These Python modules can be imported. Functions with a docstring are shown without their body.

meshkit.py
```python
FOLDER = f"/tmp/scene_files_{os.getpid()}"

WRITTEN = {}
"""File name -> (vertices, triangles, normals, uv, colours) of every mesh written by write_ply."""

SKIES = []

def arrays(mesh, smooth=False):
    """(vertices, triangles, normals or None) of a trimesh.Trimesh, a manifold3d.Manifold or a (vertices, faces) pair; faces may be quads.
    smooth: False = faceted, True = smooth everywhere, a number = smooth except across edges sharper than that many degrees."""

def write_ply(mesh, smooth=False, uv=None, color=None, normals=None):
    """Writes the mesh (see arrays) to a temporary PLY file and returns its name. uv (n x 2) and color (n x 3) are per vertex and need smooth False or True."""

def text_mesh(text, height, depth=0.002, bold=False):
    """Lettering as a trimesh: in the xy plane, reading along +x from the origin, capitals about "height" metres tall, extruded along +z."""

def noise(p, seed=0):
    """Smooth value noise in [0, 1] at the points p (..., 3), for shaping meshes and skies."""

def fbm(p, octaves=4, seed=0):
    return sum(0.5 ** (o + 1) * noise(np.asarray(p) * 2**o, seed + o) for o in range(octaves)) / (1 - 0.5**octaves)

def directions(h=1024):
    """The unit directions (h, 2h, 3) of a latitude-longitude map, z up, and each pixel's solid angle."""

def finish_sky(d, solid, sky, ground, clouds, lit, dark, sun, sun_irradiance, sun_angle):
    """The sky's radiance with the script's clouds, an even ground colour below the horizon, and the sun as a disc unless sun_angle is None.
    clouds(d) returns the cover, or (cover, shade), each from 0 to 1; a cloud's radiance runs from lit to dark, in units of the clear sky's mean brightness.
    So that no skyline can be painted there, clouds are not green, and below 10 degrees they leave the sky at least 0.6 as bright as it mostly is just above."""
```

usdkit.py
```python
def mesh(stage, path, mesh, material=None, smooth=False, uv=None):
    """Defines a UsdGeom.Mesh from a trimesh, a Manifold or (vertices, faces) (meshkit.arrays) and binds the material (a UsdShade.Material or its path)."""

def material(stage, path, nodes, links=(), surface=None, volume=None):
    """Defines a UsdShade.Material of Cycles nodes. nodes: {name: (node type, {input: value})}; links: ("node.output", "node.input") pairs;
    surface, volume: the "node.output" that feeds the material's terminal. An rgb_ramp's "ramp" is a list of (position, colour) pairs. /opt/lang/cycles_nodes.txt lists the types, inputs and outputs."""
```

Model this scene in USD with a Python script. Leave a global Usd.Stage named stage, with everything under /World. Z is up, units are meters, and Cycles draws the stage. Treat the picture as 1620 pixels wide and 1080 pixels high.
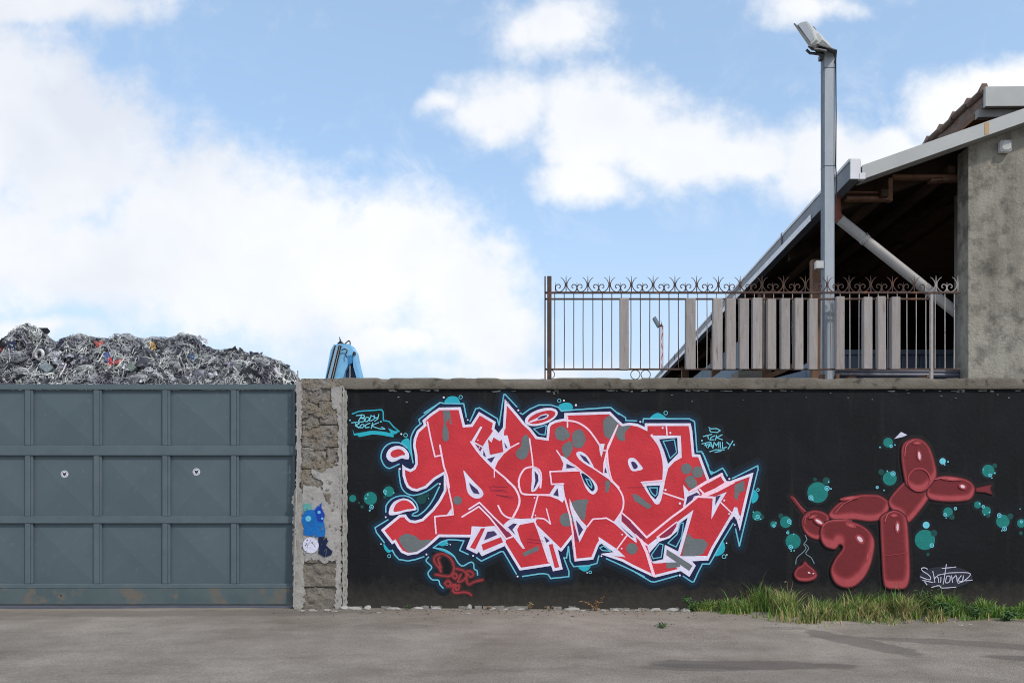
import math, random
import numpy as np, trimesh, usdkit, meshkit
from pxr import Usd, UsdGeom, UsdLux, UsdShade, Gf, Sdf
from shapely.geometry import Polygon, LineString, Point, MultiPolygon, box as sbox
from shapely.ops import unary_union
from shapely import affinity

rng = np.random.default_rng(7)
random.seed(7)
stage = Usd.Stage.CreateInMemory()
UsdGeom.SetStageUpAxis(stage, 'Z')
UsdGeom.SetStageMetersPerUnit(stage, 1.0)

# ------------------------------------------------------------------ camera
F, CX, CY, D0, EYE = 1271.0, 880.0, 770.0, 10.59, 1.6
cam = UsdGeom.Camera.Define(stage, '/World/camera')
cam.CreateHorizontalApertureAttr(36.0)
cam.CreateVerticalApertureAttr(24.0)
cam.CreateFocalLengthAttr(36.0 * F / 1620)
cam.CreateHorizontalApertureOffsetAttr(-70 / 1620 * 36)
cam.CreateVerticalApertureOffsetAttr(230 / 1620 * 36)
cam.CreateClippingRangeAttr(Gf.Vec2f(0.1, 2000))
cam.CreateExposureAttr(0.32)
cam.AddTranslateOp().Set((0, -D0, EYE))
cam.AddRotateXYZOp().Set((90, 0, 0))

# ------------------------------------------------------------------ sky and sun
SUN = np.array([0.62, -0.62, 0.95]); SUN /= np.linalg.norm(SUN)
SUN_EL, SUN_ROT = math.asin(SUN[2]), math.atan2(SUN[0], SUN[1])
sun = UsdLux.DistantLight.Define(stage, '/World/sun')
sun.CreateIntensityAttr(0.55); sun.CreateAngleAttr(3.0); sun.CreateNormalizeAttr(True)
sun.CreateColorAttr(Gf.Vec3f(1.0, 0.95, 0.88))
_rot = Gf.Rotation(Gf.Vec3d(0, 0, -1), Gf.Vec3d(*map(float, -SUN)))
sun.AddTransformOp().Set(Gf.Matrix4d().SetRotate(_rot))

SKY_STRENGTH, CLOUD = 0.15, 5.6
def sky_material():
    n, l = {}, []
    cnt = [0]
    def node(kind, **kw):
        cnt[0] += 1
        k = f"n{cnt[0]}"; n[k] = (kind, kw); return k
    def math_(op, a, b=None, c=None, clamp=False):
        kw = {"math_type": op, "use_clamp": clamp}
        links = []
        for i, v in enumerate((a, b, c)):
            if v is None: continue
            if isinstance(v, str): links.append((v, f"value{i+1}"))
            else: kw[f"value{i+1}"] = float(v)
        k = node("math", **kw)
        for s, t in links: l.append((s, f"{k}.{t}"))
        return f"{k}.value"
    def smooth(v, a, b):
        k = node("map_range", range_type="smoothstep", from_min=float(a), from_max=float(b), to_min=0.0, to_max=1.0, clamp=True)
        l.append((v, f"{k}.value")); return f"{k}.result"
    g = node("texture_coordinate")
    s = node("separate_xyz"); l.append((f"{g}.generated", f"{s}.vector"))
    yy = math_("maximum", f"{s}.y", 0.08)
    u0, v0 = math_("divide", f"{s}.x", yy), math_("divide", f"{s}.z", yy)
    cb = node("combine_xyz"); l.extend([(u0, f"{cb}.x"), (v0, f"{cb}.y")])
    # the cloud banks seen in the north; each an ellipse in direction space broken up by noise
    wn = node("noise_texture", scale=3.2, detail=3.0, roughness=0.55); l.append((f"{cb}.vector", f"{wn}.vector"))
    ws = node("separate_color"); l.append((f"{wn}.color", f"{ws}.color"))
    u = math_("add", u0, math_("multiply", math_("subtract", f"{ws}.r", 0.5), 0.16))
    v = math_("add", v0, math_("multiply", math_("subtract", f"{ws}.g", 0.5), 0.12))
    banks = [(-60, 190, 230, 190, 1), (120, 250, 170, 140, 1), (290, 360, 180, 135, 1), (450, 420, 190, 145, 1), (600, 430, 170, 130, 1), (715, 470, 130, 110, 1),
             (770, 520, 95, 80, .9), (150, 415, 400, 100, .9), (640, 545, 230, 60, .6), (60, 5, 330, 55, .7), (70, 520, 170, 40, .6), (820, 585, 420, 40, .4),
             (800, 165, 125, 75, .9), (950, 195, 140, 95, 1), (935, 290, 115, 65, .85), (1065, 235, 130, 80, .95), (1175, 245, 115, 65, .8), (690, 165, 80, 40, .5),
             (890, 45, 150, 75, .62), (1285, 265, 90, 85, 1), (1385, 265, 95, 60, 1), (1540, 185, 130, 85, 1.1), (1640, 140, 130, 60, 1.1), (1275, 8, 150, 50, .6), (-400, 330, 350, 300, 1), (1950, 260, 300, 160, 1)]
    field = None
    for cx, cy, rx, ry, w in banks:
        a = math_("multiply", math_("subtract", u, (cx - CX) / F), F / rx)
        b = math_("multiply", math_("subtract", v, (CY - cy) / F), F / ry)
        d = math_("sqrt", math_("add", math_("multiply", a, a), math_("multiply", b, b)))
        f = math_("subtract", w, d)
        field = f if field is None else math_("smoothmax", field, f, 0.18)
    fn = node("noise_texture", scale=6.5, detail=8.0, roughness=0.6); l.append((f"{cb}.vector", f"{fn}.vector"))
    f2 = node("noise_texture", scale=19.0, detail=6.0, roughness=0.62); l.append((f"{cb}.vector", f"{f2}.vector"))
    dens = math_("add", field, math_("add", math_("multiply", math_("subtract", f"{fn}.fac", 0.5), 1.35), math_("multiply", math_("subtract", f"{f2}.fac", 0.5), 0.95)))
    front = smooth(dens, -0.27, 0.47)
    f3 = node("noise_texture", scale=9.0, detail=7.0, roughness=0.66, distortion=0.4); l.append((f"{cb}.vector", f"{f3}.vector"))
    wisps = math_("multiply", smooth(f"{f3}.fac", 0.50, 0.78), math_("multiply", smooth(field, -1.3, 0.1), 0.55))
    front = math_("maximum", front, wisps)
    # scattered fair-weather cloud over the rest of the sky
    gn = node("noise_texture", scale=2.3, detail=7.0, roughness=0.58); l.append((f"{g}.generated", f"{gn}.vector"))
    rest = smooth(f"{gn}.fac", 0.46, 0.62)
    isf = smooth(f"{s}.y", 0.25, 0.5)
    cover = math_("add", math_("multiply", front, isf), math_("multiply", rest, math_("subtract", 1.0, isf)), clamp=True)
    cover = math_("multiply", cover, 0.96)
    # cloud tone: bright heads, faintly grey-lilac bodies
    sn = node("noise_texture", scale=4.0, detail=5.0, roughness=0.55); l.append((f"{g}.generated", f"{sn}.vector"))
    tone = node("rgb_ramp", ramp=[(0.32, (0.76, 0.80, 0.88)), (0.50, (0.91, 0.93, 0.97)), (0.66, (1.0, 1.0, 1.0))]); l.append((f"{sn}.fac", f"{tone}.fac"))
    bright = node("mix", mix_type="multiply", fac=1.0, color2=(CLOUD, CLOUD, CLOUD)); l.append((f"{tone}.color", f"{bright}.color1"))
    sk = node("sky_texture", sky_type="single_scattering", sun_disc=False, sun_elevation=SUN_EL, sun_rotation=SUN_ROT, air_density=1.0, aerosol_density=1.2, ozone_density=1.3)
    veil = node("mix", mix_type="mix", fac=0.30, color2=(4.0, 5.7, 7.6)); l.append((f"{sk}.color", f"{veil}.color1"))   # thin high haze
    hz = node("mix", mix_type="mix", color2=(3.4, 4.0, 4.8)); l.extend([(math_("multiply", smooth(f"{s}.z", 0.38, 0.04), 0.75), f"{hz}.fac"), (f"{veil}.color", f"{hz}.color1")])   # paler towards the horizon
    mx = node("mix", mix_type="mix"); l.extend([(cover, f"{mx}.fac"), (f"{hz}.color", f"{mx}.color1"), (f"{bright}.color", f"{mx}.color2")])
    bg = node("background_shader", strength=SKY_STRENGTH); l.append((f"{mx}.color", f"{bg}.color"))
    return usdkit.material(stage, '/World/Looks/sky_look', n, l, surface=f"{bg}.background")
dome = UsdLux.DomeLight.Define(stage, '/World/sky')
UsdShade.MaterialBindingAPI.Apply(dome.GetPrim()).Bind(sky_material())

# ------------------------------------------------------------------ helpers
def lin(r, g, b):
    f = lambda c: c / 12.92 if c <= 0.04045 else ((c + 0.055) / 1.055) ** 2.4
    return tuple(f(x / 255) for x in (r, g, b))
USED = {}
def numbered(parent, name):
    k = (parent, name); i = USED.get(k, -1) + 1; USED[k] = i
    return f"{parent}/{name}" if i == 0 else f"{parent}/{name}_{i:03d}"
def keys(prim, label=None, cat=None, group=None, kind=None):
    for k, v in (('label', label), ('category', cat), ('group', group), ('kind', kind)):
        if v: prim.SetCustomDataByKey(k, v)
def pth(parent):
    return '/World' if parent is None else (parent if isinstance(parent, str) else str(parent.GetPath()))
def obj(name, mesh, material, parent=None, smooth=False, label=None, cat=None, group=None, kind=None):
    if isinstance(mesh, list): mesh = trimesh.util.concatenate(mesh)
    m = usdkit.mesh(stage, numbered(pth(parent), name), mesh, material, smooth=smooth)
    keys(m.GetPrim(), label, cat, group, kind or ('thing' if cat else None))
    return m
def thing(name, label, cat, group=None, kind=None, loc=(0, 0, 0)):
    x = UsdGeom.Xform.Define(stage, numbered('/World', name))
    if any(loc): x.AddTranslateOp().Set(tuple(map(float, loc)))
    keys(x.GetPrim(), label, cat, group, kind or 'thing')
    return x
def P(px, py, y):
    k = (D0 + y) / F
    return np.array([(px - CX) * k, y, EYE + (CY - py) * k])
def bx(x0, x1, y0, y1, z0, z1):
    b = trimesh.creation.box((x1 - x0, y1 - y0, z1 - z0)); b.apply_translation(((x0 + x1) / 2, (y0 + y1) / 2, (z0 + z1) / 2)); return b
def bev(x0, x1, y0, y1, z0, z1, r=0.006):
    """box with chamfered edges"""
    import manifold3d as m3
    pts = []
    for x, sx in ((x0, 1), (x1, -1)):
        for y, sy in ((y0, 1), (y1, -1)):
            for z, sz in ((z0, 1), (z1, -1)):
                pts += [(x + sx * r, y + sy * r, z), (x + sx * r, y, z + sz * r), (x, y + sy * r, z + sz * r)]
    h = trimesh.convex.convex_hull(np.array(pts)); return h
def bar(a, b, w, h=None, up=(0, 0, 1)):
    """box beam from a to b"""
    a, b = np.asarray(a, float), np.asarray(b, float); h = h or w
    d = b - a; L = np.linalg.norm(d); d /= L
    s = np.cross(d, up); s = s / np.linalg.norm(s) if np.linalg.norm(s) > 1e-6 else np.array([1., 0, 0])
    t = np.cross(s, d)
    m = trimesh.creation.box((L, w, h)); M = np.eye(4); M[:3, 0], M[:3, 1], M[:3, 2], M[:3, 3] = d, s, t, (a + b) / 2
    m.apply_transform(M); return m
def tube(pts, r, n=8, cap=True):
    pts = np.asarray(pts, float); m = len(pts); r = np.broadcast_to(r, m)
    tg = np.gradient(pts, axis=0); tg /= np.linalg.norm(tg, axis=1)[:, None] + 1e-12
    ref = np.array([0, 0, 1.]) if abs(tg[0] @ [0, 0, 1]) < 0.9 else np.array([1., 0, 0])
    V, Fc = [], []
    s = np.cross(tg[0], ref); s /= np.linalg.norm(s)
    ang = np.arange(n) / n * 2 * np.pi
    for i in range(m):
        s = s - tg[i] * (s @ tg[i]); s /= np.linalg.norm(s) + 1e-12; t = np.cross(tg[i], s)
        V.append(pts[i] + r[i] * (np.cos(ang)[:, None] * s + np.sin(ang)[:, None] * t))
    V = np.vstack(V)
    for i in range(m - 1):
        for k in range(n):
            a, b = i * n + k, i * n + (k + 1) % n
            Fc += [(a, b, b + n), (a, b + n, a + n)]
    if cap:
        V = np.vstack([V, pts[0], pts[-1]]); c0, c1 = len(V) - 2, len(V) - 1
        for k in range(n):
            Fc.append((c0, (k + 1) % n, k)); Fc.append((c1, (m - 1) * n + k, (m - 1) * n + (k + 1) % n))
    return trimesh.Trimesh(V, np.array(Fc), process=False)
def spline(p, n=8, closed=False):
    p = np.asarray(p, float)
    q = np.vstack([p[-1], p, p[:2]]) if closed else np.vstack([2 * p[0] - p[1], p, 2 * p[-1] - p[-2]])
    out = []
    for i in range(1, len(q) - 2):
        a, b, c, d = q[i - 1:i + 3]
        for t in np.arange(n) / n:
            out.append(0.5 * (2 * b + (c - a) * t + (2 * a - 5 * b + 4 * c - d) * t * t + (3 * b - a - 3 * c + d) * t ** 3))
    if not closed: out.append(p[-1])
    return np.array(out)
def extrude_xz(poly, y0, y1):
    """a polygon in x, z extruded from y0 to y1"""
    m = trimesh.creation.extrude_polygon(poly, y1 - y0, engine="earcut")
    v = m.vertices.copy(); m.vertices = np.stack([v[:, 0], y1 - v[:, 2], v[:, 1]], 1)
    if m.volume < 0: m.invert()
    return m
def lathe_x(profile, n=24):
    return trimesh.creation.revolve(np.asarray(profile, float), sections=n)
def grid(nx, ny):
    i = np.arange(nx * ny).reshape(ny, nx)
    return np.concatenate([np.stack([i[:-1, :-1], i[:-1, 1:], i[1:, 1:]], -1).reshape(-1, 3), np.stack([i[:-1, :-1], i[1:, 1:], i[1:, :-1]], -1).reshape(-1, 3)])

# ------------------------------------------------------------------ materials
def pm(name, c1, c2=None, scale=3.0, rough=0.7, metal=0.0, bump=0.0, bscale=40.0, spec=0.4, lo=0.38, hi=0.66, detail=6.0, c3=None, s3=14.0, stretch=None, rvar=0.0, c3at=0.62):
    """two or three colours mixed by noise, with a bump"""
    n = {"p": ("principled_bsdf", {"roughness": rough, "metallic": metal, "specular_ior_level": spec}), "g": ("geometry", {})}
    l = []
    src = "g.position"
    if stretch:
        n["mp"] = ("mapping", {"scale": stretch}); l.append(("g.position", "mp.vector")); src = "mp.vector"
    c2 = c2 or tuple(x * 0.8 for x in c1)
    n["a"] = ("noise_texture", {"scale": scale, "detail": detail, "roughness": 0.62}); l.append((src, "a.vector"))
    n["ra"] = ("rgb_ramp", {"ramp": [(lo, c1), (hi, c2)]}); l.append(("a.fac", "ra.fac"))
    out = "ra.color"
    if c3:
        n["b"] = ("noise_texture", {"scale": s3, "detail": 5.0, "roughness": 0.6}); l.append((src, "b.vector"))
        n["rb"] = ("map_range", {"from_min": c3at, "from_max": c3at + 0.09, "clamp": True}); l.append(("b.fac", "rb.value"))
        n["mx"] = ("mix", {"mix_type": "mix", "color2": c3}); l.extend([("rb.result", "mx.fac"), (out, "mx.color1")]); out = "mx.color"
    l.append((out, "p.base_color"))
    if rvar:
        n["rr"] = ("map_range", {"from_min": 0.3, "from_max": 0.7, "to_min": rough - rvar, "to_max": rough + rvar}); l.extend([("a.fac", "rr.value"), ("rr.result", "p.roughness")])
    if bump:
        n["c"] = ("noise_texture", {"scale": bscale, "detail": 6.0, "roughness": 0.65}); l.append(("g.position", "c.vector"))
        n["bp"] = ("bump", {"strength": 1.0, "distance": bump}); l.extend([("c.fac", "bp.height"), ("bp.normal", "p.normal")])
    return usdkit.material(stage, '/World/Looks/' + name, n, l, surface="p.BSDF")

def pieces_material(name, ramp, metal=0.2, rough=0.5, spec=0.5, translucent=False):
    """every loose piece takes its own colour from the ramp"""
    n = {"g": ("geometry", {}), "r": ("rgb_ramp", {"ramp": ramp, "interpolate": False if not translucent else True}), "p": ("principled_bsdf", {"roughness": rough, "metallic": metal, "specular_ior_level": spec})}
    l = [("g.random_per_island", "r.fac"), ("r.color", "p.base_color")]
    surf = "p.BSDF"
    if translucent:
        n["t"] = ("translucent_bsdf", {}); n["m"] = ("mix_closure", {"fac": 0.3})
        l += [("r.color", "t.color"), ("p.BSDF", "m.closure1"), ("t.BSDF", "m.closure2")]; surf = "m.closure"
    return usdkit.material(stage, '/World/Looks/' + name, n, l, surface=surf)

M = {}
def black_wall_material():
    n = {"g": ("geometry", {}), "s": ("separate_xyz", {}), "a": ("noise_texture", {"scale": 1.3, "detail": 7.0, "roughness": 0.65}), "b": ("noise_texture", {"scale": 9.0, "detail": 6.0, "roughness": 0.7}),
         "mp": ("mapping", {"scale": (3.0, 3.0, 0.3)}), "st": ("noise_texture", {"scale": 2.0, "detail": 5.0, "roughness": 0.6}), "f": ("noise_texture", {"scale": 42.0, "detail": 5.0, "roughness": 0.7}),
         "ra": ("rgb_ramp", {"ramp": [(0.32, (0.0052, 0.0066, 0.0068)), (0.5, (0.0074, 0.0082, 0.0100)), (0.68, (0.0118, 0.0118, 0.0138))]}),
         "rb": ("map_range", {"from_min": 0.62, "from_max": 0.74, "to_max": 0.7, "clamp": True}), "mb": ("mix", {"mix_type": "mix", "color2": (0.026, 0.027, 0.027)}),
         "rs": ("map_range", {"from_min": 0.56, "from_max": 0.74, "to_max": 0.6, "clamp": True}), "ms": ("mix", {"mix_type": "mix", "color2": (0.021, 0.023, 0.021)}),
         "dz": ("math", {"math_type": "multiply_add", "value2": -0.55}), "dr": ("map_range", {"from_min": 0.12, "from_max": -0.22, "to_max": 0.75, "clamp": True}), "md": ("mix", {"mix_type": "mix", "color2": (0.050, 0.044, 0.036)}),
         "rf": ("map_range", {"from_min": 0.66, "from_max": 0.72, "to_max": 0.5, "clamp": True}), "mf": ("mix", {"mix_type": "mix", "color2": (0.06, 0.06, 0.058)}),
         "c": ("noise_texture", {"scale": 20.0, "detail": 7.0, "roughness": 0.68}), "bp": ("bump", {"strength": 1.0, "distance": 0.010}), "p": ("principled_bsdf", {"roughness": 0.8, "specular_ior_level": 0.17})}
    l = [(f"g.position", f"{k}.vector") for k in ("s", "a", "b", "f", "c", "mp")] + [("mp.vector", "st.vector"), ("a.fac", "ra.fac"), ("b.fac", "rb.value"), ("rb.result", "mb.fac"), ("ra.color", "mb.color1"), ("st.fac", "rs.value"), ("rs.result", "ms.fac"), ("mb.color", "ms.color1"),
         ("b.fac", "dz.value1"), ("s.z", "dz.value3"), ("dz.value", "dr.value"), ("dr.result", "md.fac"), ("ms.color", "md.color1"), ("f.fac", "rf.value"), ("rf.result", "mf.fac"), ("md.color", "mf.color1"), ("mf.color", "p.base_color"), ("c.fac", "bp.height"), ("bp.normal", "p.normal")]
    return usdkit.material(stage, '/World/Looks/black_wall_paint', n, l, surface="p.BSDF")
M['black'] = black_wall_material()
M['coping'] = pm('coping_concrete', (0.115, 0.10, 0.08), (0.175, 0.157, 0.13), scale=2.6, rough=0.92, spec=0.2, bump=0.012, bscale=35, c3=(0.062, 0.055, 0.047), s3=5.5, c3at=0.56)
M['stone'] = pm('tuff_stone', (0.222, 0.188, 0.145), (0.232, 0.215, 0.193), scale=5, rough=0.95, spec=0.15, bump=0.035, bscale=32, lo=.42, hi=.58, c3=(0.085, 0.07, 0.055), s3=20, c3at=0.56)
M['mortar'] = pm('mortar', (0.17, 0.15, 0.125), (0.22, 0.2, 0.17), scale=12, rough=0.95, spec=0.1, bump=0.02, bscale=60)
M['plaster'] = pm('grey_plaster', (0.29, 0.275, 0.26), (0.36, 0.345, 0.325), scale=5, rough=0.9, spec=0.2, bump=0.008, bscale=30, c3=(0.17, 0.15, 0.125), s3=11, c3at=0.6)
M['white_plaster'] = pm('white_plaster', (0.345, 0.335, 0.31), (0.24, 0.228, 0.205), scale=9, rough=0.9, spec=0.2, bump=0.008, bscale=50, c3=(0.2, 0.18, 0.15), s3=22, c3at=0.61)
M['gate'] = pm('gate_paint', (0.070, 0.098, 0.111), (0.081, 0.110, 0.123), scale=1.2, rough=0.55, spec=0.35, bump=0.0012, bscale=9, c3=(0.095, 0.120, 0.128), s3=16, c3at=0.60)
M['gate_bar'] = pm('gate_bar_paint', (0.074, 0.102, 0.115), (0.088, 0.117, 0.129), scale=4, rough=0.55, spec=0.4, c3=(0.12, 0.16, 0.17), s3=40, c3at=0.66)
M['gate_foot'] = pm('gate_foot_paint', (0.06, 0.09, 0.098), (0.085, 0.11, 0.112), scale=2.5, rough=0.6, spec=0.35, c3=(0.125, 0.112, 0.092), s3=4, c3at=0.53)
M['white_paint'] = pm('white_enamel', (0.68, 0.68, 0.70), (0.6, 0.6, 0.63), scale=8, rough=0.5)
M['ink'] = pm('dark_print', (0.03, 0.03, 0.045), rough=0.6)
M['iron'] = pm('rusty_iron', (0.055, 0.035, 0.03), (0.085, 0.05, 0.038), scale=9, rough=0.75, metal=0.0, spec=0.3, c3=(0.16, 0.07, 0.035), s3=7, c3at=0.56)
M['iron_light'] = pm('primed_iron', (0.30, 0.27, 0.255), (0.36, 0.33, 0.31), scale=9, rough=0.7, spec=0.3, c3=(0.16, 0.09, 0.06), s3=8, c3at=0.6)
M['board'] = pm('grey_board', (0.265, 0.235, 0.222), (0.32, 0.29, 0.275), scale=5, rough=0.85, spec=0.2, bump=0.003, bscale=30, stretch=(6, 6, .6), c3=(0.19, 0.13, 0.095), s3=6, c3at=0.6)
M['pole'] = pm('pole_grey_blue', (0.335, 0.37, 0.405), (0.275, 0.31, 0.345), scale=5, rough=0.6, spec=0.4, stretch=(1, 1, .3), c3=(0.17, 0.16, 0.15), s3=26, c3at=0.66)
M['pole_dark'] = pm('pole_channel', (0.10, 0.12, 0.15), (0.14, 0.16, 0.19), scale=5, rough=0.6)
M['lamp_case'] = pm('lamp_case', (0.45, 0.455, 0.44), (0.38, 0.385, 0.37), scale=8, rough=0.55, c3=(0.25, 0.22, 0.19), s3=18, c3at=0.64)
M['lamp_dark'] = pm('lamp_rim', (0.07, 0.075, 0.08), (0.1, 0.1, 0.1), scale=8, rough=0.5)
M['lamp_glass'] = pm('lamp_glass', (0.22, 0.25, 0.26), (0.26, 0.29, 0.3), scale=3, rough=0.12, spec=0.7)
M['fascia'] = pm('fascia_metal', (0.335, 0.345, 0.335), (0.38, 0.39, 0.38), scale=2, rough=0.55, spec=0.4, c3=(0.36, 0.35, 0.32), s3=7, c3at=0.66)
M['fascia_rust'] = pm('rust_streak', (0.40, 0.22, 0.08), (0.45, 0.33, 0.2), scale=9, rough=0.8, stretch=(3, 1, .5))
M['gutter'] = pm('gutter_metal', (0.085, 0.10, 0.12), (0.12, 0.135, 0.155), scale=2.5, rough=0.5, spec=0.5)
M['gutter_lip'] = pm('gutter_lip', (0.66, 0.66, 0.68), (0.56, 0.56, 0.58), scale=3, rough=0.5, c3=(0.3, 0.25, 0.2), s3=5, c3at=0.66)
M['shade_steel'] = pm('shade_toned_steel', (0.045, 0.030, 0.021), (0.075, 0.047, 0.032), scale=2.0, rough=0.9, spec=0.15)  # dark brown steel, with the shade inside the shed put into its colour
M['rust'] = pm('rust_steel', (0.13, 0.07, 0.042), (0.18, 0.105, 0.07), scale=4, rough=0.9, spec=0.2, c3=(0.07, 0.04, 0.03), s3=9, c3at=0.58)
M['soffit'] = pm('soffit_boards', (0.20, 0.195, 0.185), (0.25, 0.24, 0.225), scale=4, rough=0.85, spec=0.2)
M['pipe'] = pm('grey_pipe', (0.30, 0.285, 0.27), (0.36, 0.34, 0.32), scale=4, rough=0.5, spec=0.4, c3=(0.2, 0.16, 0.13), s3=12, c3at=0.66)
M['pipe_dark'] = pm('dark_pipe', (0.07, 0.075, 0.10), (0.1, 0.105, 0.13), scale=4, rough=0.45)
M['siding'] = pm('blue_siding', (0.14, 0.19, 0.235), (0.19, 0.24, 0.28), scale=2, rough=0.6)
M['container'] = pm('container_blue_grey', (0.10, 0.13, 0.175), (0.13, 0.16, 0.205), scale=2, rough=0.6)
M['sheet'] = pm('pale_blue_sheet', (0.28, 0.34, 0.42), (0.34, 0.40, 0.48), scale=2, rough=0.5)
M['tile'] = pm('roof_tile', (0.13, 0.085, 0.065), (0.2, 0.15, 0.125), scale=5, rough=0.9, spec=0.15, c3=(0.08, 0.06, 0.05), s3=14, c3at=0.58)
M['crane'] = pm('crane_blue', (0.17, 0.43, 0.68), (0.23, 0.50, 0.74), scale=4, rough=0.5, spec=0.4)
M['crane_mid'] = pm('crane_deep_blue', (0.04, 0.20, 0.42), (0.05, 0.24, 0.47), scale=4, rough=0.5)
M['crane_dark'] = pm('crane_navy', (0.010, 0.025, 0.075), (0.015, 0.035, 0.09), scale=4, rough=0.5)
M['hose'] = pm('rubber_hose', (0.015, 0.015, 0.018), rough=0.5)
M['red_white'] = pm('red_mast_paint', (0.40, 0.12, 0.09), (0.5, 0.3, 0.26), scale=7, rough=0.6)
M['dry_stem'] = pm('dry_stem', (0.24, 0.17, 0.08), (0.30, 0.23, 0.12), scale=20, rough=0.8)
M['dark_leaf'] = pm('weed_leaf', (0.03, 0.075, 0.02), (0.05, 0.11, 0.03), scale=20, rough=0.6)

def concrete_wall_material():
    n = {"g": ("geometry", {}), "a": ("noise_texture", {"scale": 1.1, "detail": 7.0, "roughness": 0.62}), "b": ("noise_texture", {"scale": 4.5, "detail": 6.0, "roughness": 0.65}),
         "mp": ("mapping", {"scale": (2.2, 2.2, 0.35)}), "st": ("noise_texture", {"scale": 1.6, "detail": 5.0, "roughness": 0.6}),
         "ra": ("rgb_ramp", {"ramp": [(0.3, (0.25, 0.23, 0.188)), (0.5, (0.305, 0.284, 0.238)), (0.7, (0.37, 0.348, 0.30))]}),
         "rb": ("rgb_ramp", {"ramp": [(0.36, (0.42, 0.42, 0.43)), (0.52, (1, 1, 1))]}), "rs": ("rgb_ramp", {"ramp": [(0.36, (0.62, 0.62, 0.62)), (0.56, (1, 1, 1))]}),
         "m1": ("mix", {"mix_type": "multiply", "fac": 0.8}), "m2": ("mix", {"mix_type": "multiply", "fac": 0.9}),
         "c": ("noise_texture", {"scale": 22.0, "detail": 7.0, "roughness": 0.7}), "bp": ("bump", {"strength": 1.0, "distance": 0.02}), "p": ("principled_bsdf", {"roughness": 0.95, "specular_ior_level": 0.15})}
    l = [("g.position", "a.vector"), ("g.position", "b.vector"), ("g.position", "mp.vector"), ("mp.vector", "st.vector"), ("a.fac", "ra.fac"), ("b.fac", "rb.fac"), ("st.fac", "rs.fac"),
         ("ra.color", "m1.color1"), ("rb.color", "m1.color2"), ("m1.color", "m2.color1"), ("rs.color", "m2.color2"), ("m2.color", "p.base_color"), ("g.position", "c.vector"), ("c.fac", "bp.height"), ("bp.normal", "p.normal")]
    return usdkit.material(stage, '/World/Looks/stained_concrete', n, l, surface="p.BSDF")
M['concrete'] = concrete_wall_material()

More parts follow.
